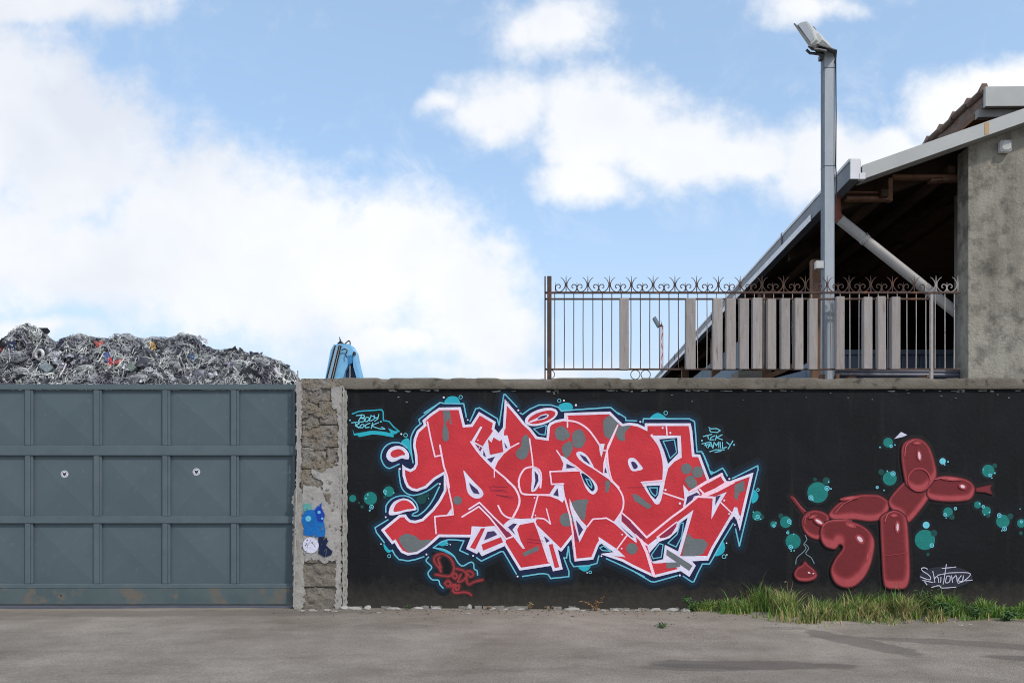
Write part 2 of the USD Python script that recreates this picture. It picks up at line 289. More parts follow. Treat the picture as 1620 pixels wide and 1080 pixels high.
def asphalt_material():
    n, l = {}, []
    n["g"] = ("geometry", {}); n["s"] = ("separate_xyz", {}); l.append(("g.position", "s.vector"))
    n["big"] = ("noise_texture", {"scale": 0.45, "detail": 7.0, "roughness": 0.6}); n["mid"] = ("noise_texture", {"scale": 3.2, "detail": 6.0, "roughness": 0.65})
    n["mp"] = ("mapping", {"scale": (0.35, 1.6, 1.0)}); l.append(("g.position", "mp.vector")); n["streak"] = ("noise_texture", {"scale": 1.3, "detail": 6.0, "roughness": 0.6}); l.append(("mp.vector", "streak.vector"))
    n["fine"] = ("noise_texture", {"scale": 48.0, "detail": 4.0, "roughness": 0.7}); n["vor"] = ("voronoi_texture", {"scale": 85.0})
    for k in ("big", "mid", "fine", "vor"): l.append(("g.position", f"{k}.vector"))
    n["rb"] = ("rgb_ramp", {"ramp": [(0.34, (0.168, 0.147, 0.122)), (0.5, (0.224, 0.201, 0.174)), (0.66, (0.292, 0.264, 0.228))]}); l.append(("big.fac", "rb.fac"))
    n["rm"] = ("rgb_ramp", {"ramp": [(0.34, (0.88, 0.865, 0.85)), (0.6, (1.03, 1.03, 1.03))]}); l.append(("mid.fac", "rm.fac"))
    n["rs"] = ("rgb_ramp", {"ramp": [(0.33, (0.86, 0.855, 0.85)), (0.52, (1, 1, 1)), (0.72, (1.06, 1.055, 1.05))]}); l.append(("streak.fac", "rs.fac"))
    n["rf"] = ("rgb_ramp", {"ramp": [(0.3, (0.70, 0.70, 0.70)), (0.5, (1, 1, 1)), (0.70, (1.3, 1.28, 1.25))]}); l.append(("fine.fac", "rf.fac"))
    cur = "rb.color"
    for i, k in enumerate(("rm", "rs", "rf")):
        n[f"m{i}"] = ("mix", {"mix_type": "multiply", "fac": 1.0}); l.extend([(cur, f"m{i}.color1"), (f"{k}.color", f"m{i}.color2")]); cur = f"m{i}.color"
    n["dm"] = ("math", {"math_type": "multiply_add", "value2": 0.9}); l.extend([("mid.fac", "dm.value1"), ("s.y", "dm.value3")])
    n["dr"] = ("map_range", {"from_min": -0.35, "from_max": 0.25, "to_max": 0.55, "clamp": True}); l.append(("dm.value", "dr.value"))
    n["dx"] = ("mix", {"mix_type": "mix", "color2": (0.225, 0.188, 0.150)}); l.extend([("dr.result", "dx.fac"), (cur, "dx.color1")]); cur = "dx.color"
    # old oil and tar stains, each with a shape of its own on the road
    n["wn"] = ("noise_texture", {"scale": 2.2, "detail": 5.0, "roughness": 0.6}); l.append(("g.position", "wn.vector"))
    stains = [(1.75, -3.28, .95, .19, 0.0, .62), (1.25, -3.42, .5, .14, 0, .5), (3.2, -2.05, .24, .75, 0.5, .55), (4.3, -2.05, .95, .20, -0.3, .5), (5.0, -2.85, .9, .17, -.08, .62), (-1.95, -1.4, .55, .22, 0.1, .22), (-4.9, -.42, 2.6, .25, 0, .34), (2.6, -1.3, .3, .10, 0, .35), (-3.0, -0.2, 1.3, .22, 0, .22)]
    for i, (x, y, rx, ry, a, w) in enumerate(stains):
        q = f"q{i}"
        n[q] = ("mapping", {"mapping_type": "texture", "location": (x, y, 0), "rotation": (0, 0, a), "scale": (rx, ry, 1000.0)}); l.append(("g.position", f"{q}.vector"))
        n[q + "l"] = ("vector_math", {"math_type": "length"}); l.append((f"{q}.vector", f"{q}l.vector1"))
        n[q + "a"] = ("math", {"math_type": "multiply_add", "value2": 1.5}); l.extend([("wn.fac", f"{q}a.value1"), (f"{q}l.value", f"{q}a.value3")])
        n[q + "r"] = ("map_range", {"from_min": 1.80, "from_max": 1.62, "to_min": 0.0, "to_max": w, "clamp": True}); l.append((f"{q}a.value", f"{q}r.value"))
        n[q + "m"] = ("mix", {"mix_type": "mix", "color2": (0.085, 0.076, 0.070)}); l.extend([(f"{q}r.result", f"{q}m.fac"), (cur, f"{q}m.color1")]); cur = f"{q}m.color"
    n["p"] = ("principled_bsdf", {"roughness": 0.9, "specular_ior_level": 0.25}); l.append((cur, "p.base_color"))
    n["hh"] = ("math", {"math_type": "multiply_add", "value2": 0.5}); l.extend([("fine.fac", "hh.value1"), ("vor.distance", "hh.value3")])
    n["bp"] = ("bump", {"strength": 0.8, "distance": 0.008}); l.extend([("hh.value", "bp.height"), ("bp.normal", "p.normal")])
    return usdkit.material(stage, '/World/Looks/asphalt', n, l, surface="p.BSDF")
M['asphalt'] = asphalt_material()
M['dirt'] = pm('yard_dirt', (0.14, 0.115, 0.09), (0.19, 0.16, 0.13), scale=0.8, rough=0.95, spec=0.1, bump=0.02, bscale=20)

# ================================================================== ground and road
def slope(x):   # the ground drops a little towards the right
    return -0.016 * np.clip(x - 1.0, 0, 9)
def ground_sheet(x0, x1, y0, y1, nx, ny, z, rough=0.0):
    X, Y = np.meshgrid(np.linspace(x0, x1, nx), np.linspace(y0, y1, ny))
    Z = z + slope(X)
    if rough:
        p = np.stack([X, Y, 0 * X], -1)
        Z = Z + rough * (meshkit.fbm(p * 0.6, 4, 3) - 0.5)
    return trimesh.Trimesh(np.stack([X, Y, Z], -1).reshape(-1, 3), grid(nx, ny), process=False)
obj('ground', ground_sheet(-400, 400, -400, 500, 60, 60, -0.12), M['dirt'], kind='structure')
obj('road', ground_sheet(-16, 16, -16, 0.30, 240, 130, 0.0, 0.03), M['asphalt'], kind='structure', smooth=True)

# ================================================================== the painted wall
WX0, WX1 = P(545, 0, 0)[0], 12.5
WTOP, CBOT = P(0, 598, 0)[2], P(0, 616, 0)[2]
wall = thing('graffiti_wall', 'long black painted street wall with a concrete coping, covered in graffiti', 'wall')
obj('wall_body', bx(WX0, WX1, 0.0, 0.42, -0.5, CBOT), M['black'], wall)
def rough_beam(x0, x1, y0, y1, z0, z1, step, amp, seed, chip=0.03):
    """a long cast beam with uneven faces and chipped arrises"""
    nx = int((x1 - x0) / step) + 2
    prof = []
    c = 0.012
    for a, b, k in (((y0, z0 + c), (y0, z1 - c), 4), ((y0 + c, z1), (y1 - c, z1), 5), ((y1, z1 - c), (y1, z0 + c), 3), ((y1 - c, z0), (y0 + c, z0), 4)):
        for t in np.linspace(0, 1, k): prof.append((a[0] + (b[0] - a[0]) * t, a[1] + (b[1] - a[1]) * t))
    prof = np.array(prof); m = len(prof)
    X = np.linspace(x0, x1, nx)
    V = np.zeros((nx, m, 3)); V[..., 0] = X[:, None]; V[..., 1:] = prof[None]
    q = V * np.array([5, 9, 9]); d = np.stack([meshkit.fbm(q, 4, seed + k) - 0.5 for k in (0, 5)], -1)
    V[..., 1:] += amp * d * 2
    chipn = np.clip(meshkit.fbm(np.stack([V[..., 0] * 3.1, 0 * V[..., 0], V[..., 2] * 2], -1), 4, seed + 9) - 0.56, 0, 1)
    top = (V[..., 2] > z1 - 0.03) & (V[..., 1] < y0 + 0.05)
    V[..., 2] -= np.where(top, chipn * chip * 8, 0); V[..., 1] += np.where(top, chipn * chip * 6, 0)
    V = V.reshape(-1, 3); Fc = []
    i = np.arange(nx - 1)[:, None] * m + np.arange(m)[None]; j = np.arange(nx - 1)[:, None] * m + (np.arange(m)[None] + 1) % m
    Fc = np.concatenate([np.stack([i, j, j + m], -1).reshape(-1, 3), np.stack([i, j + m, i + m], -1).reshape(-1, 3)])
    caps = [(0, k + 1, k) for k in range(1, m - 1)] + [((nx - 1) * m, (nx - 1) * m + k, (nx - 1) * m + k + 1) for k in range(1, m - 1)]
    t = trimesh.Trimesh(V, np.vstack([Fc, caps]), process=False); t.fix_normals(); return t
obj('coping', rough_beam(P(541, 0, 0)[0], WX1, -0.035, 0.46, CBOT, WTOP, 0.025, 0.006, 3), M['coping'], wall, smooth=40)

# ---- paint: every colour is a thin coat of its own on the wall face
def geoms(g):
    return [p for p in getattr(g, 'geoms', [g]) if p.geom_type == 'Polygon' and p.area > 0.4]
def sheet(g, layer):
    out = []
    for p in geoms(g.buffer(0)):
        v, f = trimesh.creation.triangulate_polygon(p.simplify(0.12), engine='earcut')
        w = np.stack([(v[:, 0] - CX) / F * D0, np.full(len(v), -0.0009 * layer), EYE + (CY - v[:, 1]) / F * D0], 1)
        n = np.cross(w[f[:, 1]] - w[f[:, 0]], w[f[:, 2]] - w[f[:, 0]])[:, 1]
        f = np.where((n > 0)[:, None], f[:, ::-1], f)
        out.append(trimesh.Trimesh(w, f, process=False))
    return trimesh.util.concatenate(out)
def paint(name, g, mat, layer, parent, label=None):
    if g.is_empty or not geoms(g.buffer(0)): return None
    return obj(name, sheet(g, layer), mat, parent, label=label)
def pmat(name, c, c2=None, **kw):
    lum = sum(c) / 3
    kw.setdefault('c3', tuple(x * .62 + .012 for x in c)); kw.setdefault('s3', 38.0); kw.setdefault('c3at', .645)
    return pm(name, c, c2 or tuple(x * 0.84 for x in c), scale=kw.pop('scale', 5.0), rough=0.66, spec=0.22, bump=0.007, bscale=30, **kw)
K = {'red': pmat('spray_red', lin(200, 55, 63), lin(180, 46, 55), scale=2.2), 'white': pmat('spray_white', lin(222, 216, 234), lin(208, 202, 222)), 'pink': pmat('spray_pink_white', lin(245, 205, 222), lin(240, 196, 214)),
     'navy': pmat('spray_navy', lin(18, 32, 62), lin(24, 34, 68)), 'violet': pmat('spray_violet', lin(58, 44, 88), lin(70, 56, 96)), 'line': pmat('spray_sky_line', lin(110, 186, 206), lin(96, 172, 196)),
     'teal': pmat('spray_teal', lin(42, 168, 186), lin(38, 158, 176)), 'green': pmat('spray_sea_green', lin(22, 112, 108), lin(28, 122, 114)), 'dim': pmat('spray_dim_green', lin(24, 74, 72), lin(22, 66, 66)),
     'ring': pmat('spray_pale_blue', lin(112, 198, 214), lin(100, 186, 206)), 'grey': pmat('spray_grey', lin(106, 112, 114), lin(98, 104, 106)), 'halo': pmat('spray_night_blue', lin(16, 38, 54), lin(18, 44, 60)),
     'plum': pmat('spray_plum', lin(140, 44, 72), lin(128, 42, 74)), 'halo2': pmat('spray_black_blue', lin(24, 33, 40), lin(25, 35, 43)),
     'tagred': pmat('spray_dull_red', lin(150, 54, 58), lin(132, 46, 50)), 'tagred2': pmat('spray_dark_red', lin(78, 36, 38), lin(70, 33, 35)), 'crimson': pmat('spray_crimson', lin(190, 66, 84), lin(180, 56, 74)),
     'chalk': pmat('spray_chalk', lin(205, 205, 222), lin(190, 190, 210)), 'chalkhalo': pmat('spray_violet_mist', lin(44, 44, 56), lin(40, 41, 52)),
     'b0': pmat('balloon_dark', lin(92, 32, 38)), 'b1': pmat('balloon_edge', lin(118, 40, 47)), 'b2': pmat('balloon_body', lin(138, 50, 56)), 'b3': pmat('balloon_low', lin(160, 64, 68)), 'b4': pmat('balloon_rim', lin(178, 86, 92)), 'b5': pmat('balloon_glint', lin(226, 196, 206)), 'bs': pmat('balloon_shade', lin(110, 38, 44)),
     'bh': pmat('balloon_mist', lin(26, 22, 25))}
def T(ox, oy, s=6.75):
    return lambda *p: [(ox + a / s, oy + b / s) for a, b in p]
tA, tB, tC, tD, tE, tF, tG, tH, tI, tJ = T(540, 610), T(680, 610), T(820, 610), T(960, 610), T(580, 760), T(720, 760), T(860, 760), T(1000, 760), T(1080, 660), T(1160, 740)
tK, tL, tQ, tR = T(1230, 760, 6.0), T(1370, 680, 4.154), T(640, 860, 10.8), T(1180, 660, 2.571)
def poly(p): return Polygon(p).buffer(0)
def blob(p): return Polygon(spline(p, 6, True)).buffer(0)
def line(p, w=2.5, curve=False):
    return LineString(spline(p, 6) if curve else p).buffer(w / 2)
def disc(x, y, r, n=10): return Point(x, y).buffer(r, n)
U = unary_union

silhouette = poly(tB((0, 300), (100, 232), (330, 228), (375, 415), (440, 410), (525, 278), (705, 385), (690, 455), (735, 503), (780, 445), (800, 140), (910, 270)) + tC((0, 310), (65, 392), (135, 455), (200, 540), (300, 555), (312, 430), (335, 395), (390, 368), (490, 348), (490, 290), (980, 275), (1075, 370))
    + tD((170, 405), (240, 393), (330, 405), (405, 440), (405, 400), (895, 400), (912, 480), (935, 730), (990, 732)) + tI((185, 395), (285, 662), (415, 590), (475, 690), (750, 588)) + tJ((215, 50), (70, 670), (25, 520), (0, 505))
    + tH((870, 725), (812, 850), (640, 857), (680, 905), (612, 1025), (520, 962), (250, 1030), (215, 1022), (0, 920)) + tG((840, 862), (615, 785), (765, 765), (612, 658), (590, 690), (530, 840), (328, 860), (298, 620), (190, 757), (152, 733), (205, 945), (100, 965), (80, 905))
    + tF((1020, 907), (690, 957), (530, 695), (290, 803), (255, 745), (225, 778), (118, 725), (165, 603)) + tE((780, 600), (700, 672), (640, 722), (545, 780), (440, 797), (370, 767), (330, 715), (300, 662), (272, 678), (153, 525), (350, 362), (420, 358), (440, 392), (470, 418), (520, 425), (590, 405), (700, 300), (770, 205), (825, 100))
    + tB((150, 948)) + tB((60, 1000)) + tE((640, 78), (540, 115), (480, 105), (430, 70)) + tA((675, 1030), (655, 960), (650, 838), (690, 870), (738, 890), (770, 872), (790, 830), (785, 740), (766, 640), (775, 560), (808, 480), (880, 415), (865, 370)))
drop = blob(tA((480, 745), (500, 690), (540, 655), (600, 640), (670, 660), (720, 720), (720, 780), (685, 782), (640, 775), (590, 800), (540, 812), (500, 790)))
drop_in = blob(tA((525, 730), (550, 692), (610, 675), (655, 692), (682, 735), (640, 742), (590, 762), (550, 762)))
dome_ = blob(tE((243, 362), (250, 285), (300, 220), (390, 188), (470, 208), (515, 260), (532, 308), (460, 325), (400, 335), (330, 360)))
dome_in = blob(tE((290, 325), (305, 265), (350, 222), (410, 208), (470, 235), (508, 292), (430, 305), (350, 325)))
halo_o = affinity.rotate(affinity.scale(disc(*tC((245, 332))[0], 1, 24), 27, 12.4), -18)
halo_m = affinity.rotate(affinity.scale(disc(*tC((250, 335))[0], 1, 24), 22.5, 8.4), -18)
halo_w = poly(tC((110, 398), (120, 380), (205, 340), (240, 312), (300, 297), (328, 310), (318, 335), (270, 360), (215, 367)))
halo_h = poly(tC((205, 350), (245, 322), (300, 310), (312, 322), (270, 345), (215, 358)))
under_halo = poly(tC((65, 400), (135, 455), (200, 540), (300, 555), (312, 430), (335, 395), (350, 420), (330, 480), (335, 560), (365, 637), (330, 615), (260, 582), (190, 570), (130, 582), (130, 582), (80, 515), (82, 500), (108, 508)))
all_white = U([silhouette, drop, dome_, halo_o, under_halo])

W = lambda p, w=2.4, curve=False: line(p, w, curve)
strokes = [W(tA((920, 385), (955, 560), (1000, 755), (1075, 740))), W(tB((108, 635), (150, 860), (185, 960), (207, 1085)), 2.8), W(tE((855, 0), (880, 110), (915, 265), (925, 362), (728, 382), (742, 562))),
    W(tF((75, 385), (255, 275), (370, 390), (470, 520), (545, 620), (610, 597)), 2.6), W(tF((150, 303), (260, 232), (420, 395), (560, 530), (645, 575)), 2.6),
    W(tB((440, 600), (540, 735), (690, 888), (800, 980), (905, 1080)), 2.8, True), W(tF((560, 0), (640, 80), (685, 180), (678, 270), (615, 395)), 3.2, True), W(tF((460, 265), (500, 345), (555, 388), (610, 402)), 2.6, True),
    W(tF((885, 155), (820, 395)), 2.4), W(tF((975, 300), (1018, 460)), 2.0), W(tF((1018, 460), (950, 408), (860, 398)), 2.4, True), W(tB((690, 880), (690, 975)), 1.8),
    W(tC((5, 1080), (12, 980), (60, 895), (120, 868), (180, 872), (232, 912), (245, 985), (235, 1085)), 2.8, True), W(tF((678, 0), (690, 85), (725, 140), (850, 150), (1000, 155), (1085, 185)), 2.8, True), W(tC((120, 565), (150, 780), (156, 870), (160, 1080)), 2.2),
    W(tB((950, 612), (860, 660), (795, 715)), 2.2), W(tC((525, 330), (525, 442)), 2.2), W(tC((490, 372), (560, 375), (640, 395), (740, 460), (820, 560), (872, 640)), 2.8, True), W(tC((900, 690), (950, 690)), 2), W(tC((1062, 420), (1000, 570), (948, 690), (915, 830), (912, 940)), 2.4),
    W(tC((655, 905), (338, 915), (355, 1050), (482, 1045)), 2.4), W(tC((410, 692), (450, 750), (600, 850), (700, 930)), 2.2), W(tC((790, 870), (910, 950), (1000, 1012), (1075, 1085)), 2.4), W(tD((0, 700), (12, 640), (115, 425)), 2.4), W(tD((2, 690), (12, 830), (50, 1000), (125, 1080)), 2.8, True),
    W(tG((715, -5), (790, 70), (842, 160), (853, 250), (832, 330), (765, 430)), 2.6, True), W(tG((0, 152), (60, 148)), 2.6), W(tG((225, 180), (280, 370), (310, 540), (342, 855)), 2.8), W(tG((465, 490), (525, 410), (670, 398), (760, 450), (985, 650)), 2.4),
    W(tG((832, 340), (950, 440), (1085, 585)), 2.3), W(tG((888, 585), (785, 725)), 2.2), W(tH((0, 440), (155, 605), (420, 390), (545, 300), (640, 220), (700, 170), (865, 178)), 3.2), W(tD((635, 430), (642, 525)), 2.2), W(tD((480, 530), (560, 640), (600, 770), (612, 880), (605, 1005)), 4.0, True),
    W(tD((370, 1030), (605, 1010)), 2.5), W(tH((335, 130), (550, 202)), 2.4), W(tH((600, 130), (700, 75), (830, -5)), 3.6), W(tH((720, 92), (785, 160)), 3), W(tH((760, 165), (900, 110), (1080, 15)), 4.2), W(tI((70, 800), (240, 695), (420, 605)), 4.0), W(tI((215, 830), (350, 770), (480, 690)), 4.4),
    W(tH((945, 230), (1070, 352)), 2.2), W(tH((35, 575), (100, 640), (165, 690)), 2.6), W(tH((95, 635), (155, 760), (232, 1012)), 4.6), W(tH((475, 440), (265, 602)), 2.0), W(tG((990, 590), (1080, 690)), 2.4), W(tG((-95, 437), (-60, 520), (55, 860)), 3.0)]
panels = [poly(tE((855, 365), (912, 285), (928, 370))), blob(tF((90, -110), (112, 0), (135, 125), (200, 182), (262, 186), (302, 148), (285, 95), (220, 30), (150, -45))),
    poly(tF((515, 470), (600, 398), (700, 405), (885, 398), (850, 440), (690, 470), (662, 520), (700, 640), (748, 725), (720, 722), (640, 620), (560, 530))), poly(tG((-95, 437), (55, 860), (80, 905), (100, 965), (205, 945), (150, 733), (187, 722), (0, 540), (-60, 482))),
    poly(tF((178, 485), (310, 490), (430, 480), (548, 625), (530, 695), (290, 803), (225, 778), (118, 725), (165, 603))), poly(tB((690, 455), (720, 520), (735, 500), (780, 470), (800, 400), (792, 530), (830, 528), (862, 650), (800, 715), (725, 810), (700, 870), (685, 888), (600, 810), (535, 740), (560, 655), (605, 580), (650, 520))),
    poly(tB((540, 433), (562, 437), (482, 592), (460, 630), (438, 602))), poly(tB((480, 600), (575, 650), (540, 740), (460, 620))),
    blob(tF((825, -140), (880, -130), (918, -60), (920, 0), (893, 60), (850, 112), (812, 106), (820, 0))), poly(tC((860, 618), (922, 618), (905, 700), (886, 765), (868, 700))), poly(tC((935, 760), (992, 1005), (905, 945), (914, 850))), poly(tC((435, 735), (500, 762), (660, 905), (465, 910), (482, 830))),
    blob(tC((618, 720), (668, 700), (740, 750), (800, 850), (805, 885), (735, 848), (650, 785))), blob(tG((385, -107), (430, -92), (530, -10), (572, 50), (575, 100), (545, 140), (508, 140), (458, 90), (418, 0))), poly(tG((55, 155), (130, 35), (210, 40), (230, 180), (203, 232), (130, 182))),
    poly(tG((275, 183), (330, 310), (400, 420), (468, 490), (383, 658), (338, 500), (280, 280))), poly(tG((745, 440), (832, 345), (832, 430), (985, 580), (995, 665), (900, 592))), poly(tG((585, 598), (605, 608), (780, 725), (877, 815), (615, 785), (600, 690))),
    blob(tD((225, 800), (250, 768), (300, 775), (350, 830), (382, 888), (280, 910), (240, 865))), poly(tD((480, 530), (790, 530), (800, 765), (720, 810), (655, 880), (625, 1000), (600, 1080), (602, 900), (590, 740), (540, 612))), poly(tH((98, 22), (340, 0), (350, 20), (312, 200), (290, 245), (265, 255), (240, 242), (150, 110))),
    poly(tH((545, 40), (565, 65), (612, 122), (700, 90), (730, 150), (665, 180), (640, 215), (570, 265), (540, 300), (560, 200))), poly(tH((860, 178), (1012, 118), (940, 235), (845, 412))), poly(tI((550, 955), (583, 960), (600, 1030), (630, 1080), (500, 1085))),
    poly(tH((160, 692), (280, 600), (350, 607), (420, 570), (470, 490), (480, 440), (655, 310), (520, 782), (505, 800), (800, 800), (812, 850), (640, 857), (500, 872), (230, 882), (205, 862)))]
extra_white = U([poly(tH((350, 690), (680, 905), (610, 1025), (500, 950), (345, 830)))])
inner_white = U(strokes + panels)
red = silhouette.buffer(-4.2, join_style=2).difference(U(panels)).difference(U(strokes).buffer(0.1))
red = U([red, drop_in, dome_in, halo_m.difference(halo_w)])
reds2 = U([poly(tF((280, 505), (322, 505), (215, 730), (160, 710))), poly(tF((283, 680), (490, 600), (512, 655), (300, 745))), poly(tB((620, 570), (660, 605), (680, 550), (745, 590), (770, 575), (785, 705), (650, 735), (640, 720))), poly(tG((55, 680), (95, 672), (168, 920), (120, 930))), poly(tH((240, 885), (360, 872), (370, 935), (250, 965))), poly(tI((195, 770), (410, 645), (445, 690), (240, 815)))])
plums = U([poly(tF((150, 303), (260, 232), (420, 395), (560, 530), (610, 595), (545, 617), (370, 388), (255, 275), (120, 355))).buffer(-0.6), poly(tB((482, 618), (560, 660), (540, 702))), poly(tG((310, 505), (340, 520), (382, 650), (335, 640))).buffer(0), blob(tH((300, 600), (445, 470), (455, 510), (400, 580), (350, 603))), poly(tG((838, 362), (1000, 490), (1080, 600), (1080, 650), (985, 570), (835, 420))).buffer(-0.3)])
navy_hollows = [poly(tF(*p)) for p in ([(150, 20), (170, 85), (200, 132), (262, 142), (240, 95), (190, 55)], [(565, 495), (620, 455), (662, 460), (612, 520), (647, 578)], [(345, 545), (415, 535), (450, 575), (310, 635)], [(850, -105), (885, -60), (890, 0), (862, 60), (835, 100), (858, 0)])] + [poly(tB(*p)) for p in ([(575, 685), (602, 762), (570, 740)], [(612, 780), (698, 755), (657, 822)], [(795, 600), (832, 667), (808, 660)])] \
    + [poly(tC(*p)) for p in ([(930, 870), (947, 930), (918, 925)], [(515, 830), (607, 872), (513, 880)], [(655, 730), (720, 760), (772, 842), (700, 795)])] + [poly(tG(*p)) for p in ([(5, 590), (65, 640), (30, 660)], [(150, 78), (162, 167), (103, 150)], [(345, 420), (380, 460), (422, 520), (380, 588)], [(820, 483), (962, 605), (940, 602)])] + [blob(tD((260, 815), (300, 815), (330, 865), (290, 885))), poly(tH((590, 170), (690, 125), (722, 150), (660, 165), (645, 200), (570, 262))), poly(tH((895, 165), (947, 155), (885, 262))), halo_h]
deep = [poly(tD((560, 570), (750, 555), (760, 720), (655, 830), (610, 690))), poly(tH((150, 55), (297, 50), (280, 150), (250, 197), (200, 150))), blob(tG((405, -82), (480, -40), (530, 30), (545, 85), (518, 110), (478, 70), (430, 0))), poly(tH((185, 770), (290, 650), (400, 610), (500, 520), (512, 450), (592, 393), (490, 750), (350, 680), (330, 835), (215, 860))), poly(tC((135, 455), (310, 412), (302, 552), (215, 530)))]
rings_in = [tD((600, 590), (720, 575), (745, 710), (675, 775), (640, 680), (600, 590)), tH((180, 75), (270, 75), (265, 140), (245, 165), (210, 130), (180, 75)), tG((450, -20), (490, -10), (515, 50), (512, 75), (480, 45), (450, -20)), tH((205, 790), (290, 670), (330, 680), (310, 815), (225, 830), (205, 790)), tH((380, 665), (480, 570), (515, 450), (547, 450), (530, 590), (470, 705), (380, 665)), tC((165, 460), (300, 420), (285, 525), (225, 515), (165, 460)), tG((600, 715), (640, 695), (715, 750), (625, 742), (600, 715))]
greys = [blob(tB((150, 400), (172, 405), (200, 490), (198, 580), (150, 585), (135, 520))), poly(tB((140, 265), (215, 265), (235, 410), (215, 410), (205, 340), (170, 410), (150, 400))), blob(tB((985, 560), (1030, 520), (1062, 570), (1070, 640), (1040, 750), (980, 790), (922, 745), (930, 690), (970, 650))), blob(tC((395, 470), (470, 430), (555, 525), (480, 585), (405, 560))), blob(tC((580, 510), (650, 465), (695, 500), (718, 580), (670, 662), (590, 640))), blob(tC((470, 650), (540, 590), (585, 640), (560, 720), (512, 772), (472, 710))),
    blob(tC((915, 360), (990, 320), (1075, 390), (1010, 560), (930, 540), (905, 440))), blob(tD((120, 440), (250, 425), (195, 500), (190, 585), (110, 560))), disc(*tD((850, 885))[0], 8.6), disc(*tD((970, 920))[0], 9.2), disc(*tD((890, 1010))[0], 8), blob(tE((345, 620), (385, 578), (440, 565), (530, 595), (570, 632), (690, 632), (600, 725), (480, 765), (400, 722))), disc(*tE((972, 210))[0], 7), poly(tF((720, 770), (890, 690), (892, 742), (740, 808))),
    disc(*tG((245, 415))[0], 11), blob(tG((310, 225), (470, 200), (458, 270), (432, 420), (352, 340))), disc(*tG((942, 725))[0], 9), poly(tG((655, 0), (720, 0), (690, 125), (660, 120))), blob(tH((590, 570), (650, 615), (760, 625), (805, 680), (780, 730), (735, 790), (560, 805), (535, 780))), poly(tH((0, 140), (60, 150), (212, 270), (170, 302), (20, 210))), poly(tI((555, 720), (655, 672), (660, 780), (605, 800), (580, 885), (550, 855))), disc(*tH((640, 30))[0], 8)]
grey_bits = U([poly(tH((370, 730), (645, 905), (610, 960), (365, 790))), poly(tH((360, 872), (500, 868), (515, 915), (370, 938)))])
outline = [tB((-60, 290), (0, 250), (110, 180), (150, 188), (320, 192), (362, 190), (390, 335)), tA((840, 400), (828, 360), (930, 280), (1050, 180)), tB((430, 380), (490, 245), (530, 235), (720, 350), (740, 420), (790, 95), (803, 90), (930, 225)), tC((20, 290), (45, 305), (120, 250), (220, 205), (350, 205), (430, 230), (460, 270), (620, 255), (985, 230), (1075, 305)), tD((120, 290), (200, 340), (202, 370), (318, 375)), tD((385, 390), (390, 352), (880, 352), (935, 380), (945, 480), (962, 705), (1010, 700), (1040, 750), (1085, 855)), tI((215, 380), (300, 600), (345, 585), (425, 540), (445, 565), (475, 622)), tI((530, 650), (800, 515), (808, 560)) + tJ((265, 10), (65, 832), (25, 650)),
    tH((1078, 455), (960, 650), (860, 830), (825, 888), (750, 888), (700, 985), (660, 1075), (640, 1080), (545, 1018)), tH((485, 1010), (240, 1080), (200, 1075), (0, 955)), tG((1075, 1022), (880, 925), (670, 830)), tG((590, 800), (570, 880), (480, 905), (320, 915), (285, 860), (265, 700), (245, 825), (215, 820), (270, 965), (270, 1022), (75, 1042), (50, 1000), (0, 990)) + tF((900, 992), (720, 1020)), tF((655, 995), (515, 755), (490, 755), (280, 857), (230, 820)), tF((140, 785), (48, 742), (95, 640), (0, 630)) + tE((870, 628), (800, 650), (712, 715)), tE((230, 415), (90, 500), (105, 550), (190, 660)), tE((275, 740), (300, 790), (345, 838), (440, 855), (520, 840), (612, 810))]
outline_curves = [tA((855, 400), (790, 455), (747, 540), (740, 620), (752, 740), (766, 820)), tA((618, 835), (560, 862), (510, 880), (460, 850), (425, 770), (440, 690), (490, 630), (560, 605), (640, 615), (705, 665)), tA((615, 900), (622, 980), (642, 1080)) + tE((420, 130), (490, 155), (570, 142), (665, 100), (762, 28)), tE((205, 335), (212, 260), (275, 190), (370, 160), (460, 175), (530, 240), (548, 320), (500, 350), (490, 370), (545, 372), (625, 315), (705, 210), (776, 65)),
    tE((712, 715), (830, 735), (920, 790), (955, 840), (985, 885), (1030, 908), (1105, 870), (1140, 880), (1150, 940), (1180, 960), (1185, 1005)), tQ((410, 220), (370, 290), (465, 395), (400, 500), (470, 605), (580, 618), (605, 690), (660, 750))]
out_lines = U([line(p, 2.1) for p in outline] + [line(p, 2.1, True) for p in outline_curves])
out_fill = [blob(tB((155, 182), (190, 125), (250, 110), (300, 130), (320, 192), (230, 192))), blob(tC((430, 212), (490, 180), (550, 185), (580, 215), (572, 250), (465, 268))), blob(tD((460, 350), (500, 305), (550, 290), (610, 320), (635, 355), (550, 356))), poly(spline(tA((640, 605), (690, 560), (725, 575), (735, 650), (768, 820), (740, 740), (700, 660)), 5, True)), blob(tJ((215, 235), (255, 260), (267, 310), (240, 360), (195, 365))), blob(tH((960, 650), (992, 700), (980, 760), (930, 797), (885, 790))), blob(tG((370, 925), (430, 910), (500, 900), (480, 950), (430, 967))), blob(tE((185, 670), (240, 735), (282, 740), (230, 768), (190, 725))), blob(tE((768, 678), (860, 632), (850, 680), (810, 697))), poly(tI((295, 565), (345, 585), (305, 618))),
    poly(spline(tE((712, 718), (830, 732), (920, 785), (960, 840), (900, 795), (820, 755)), 4, True))]
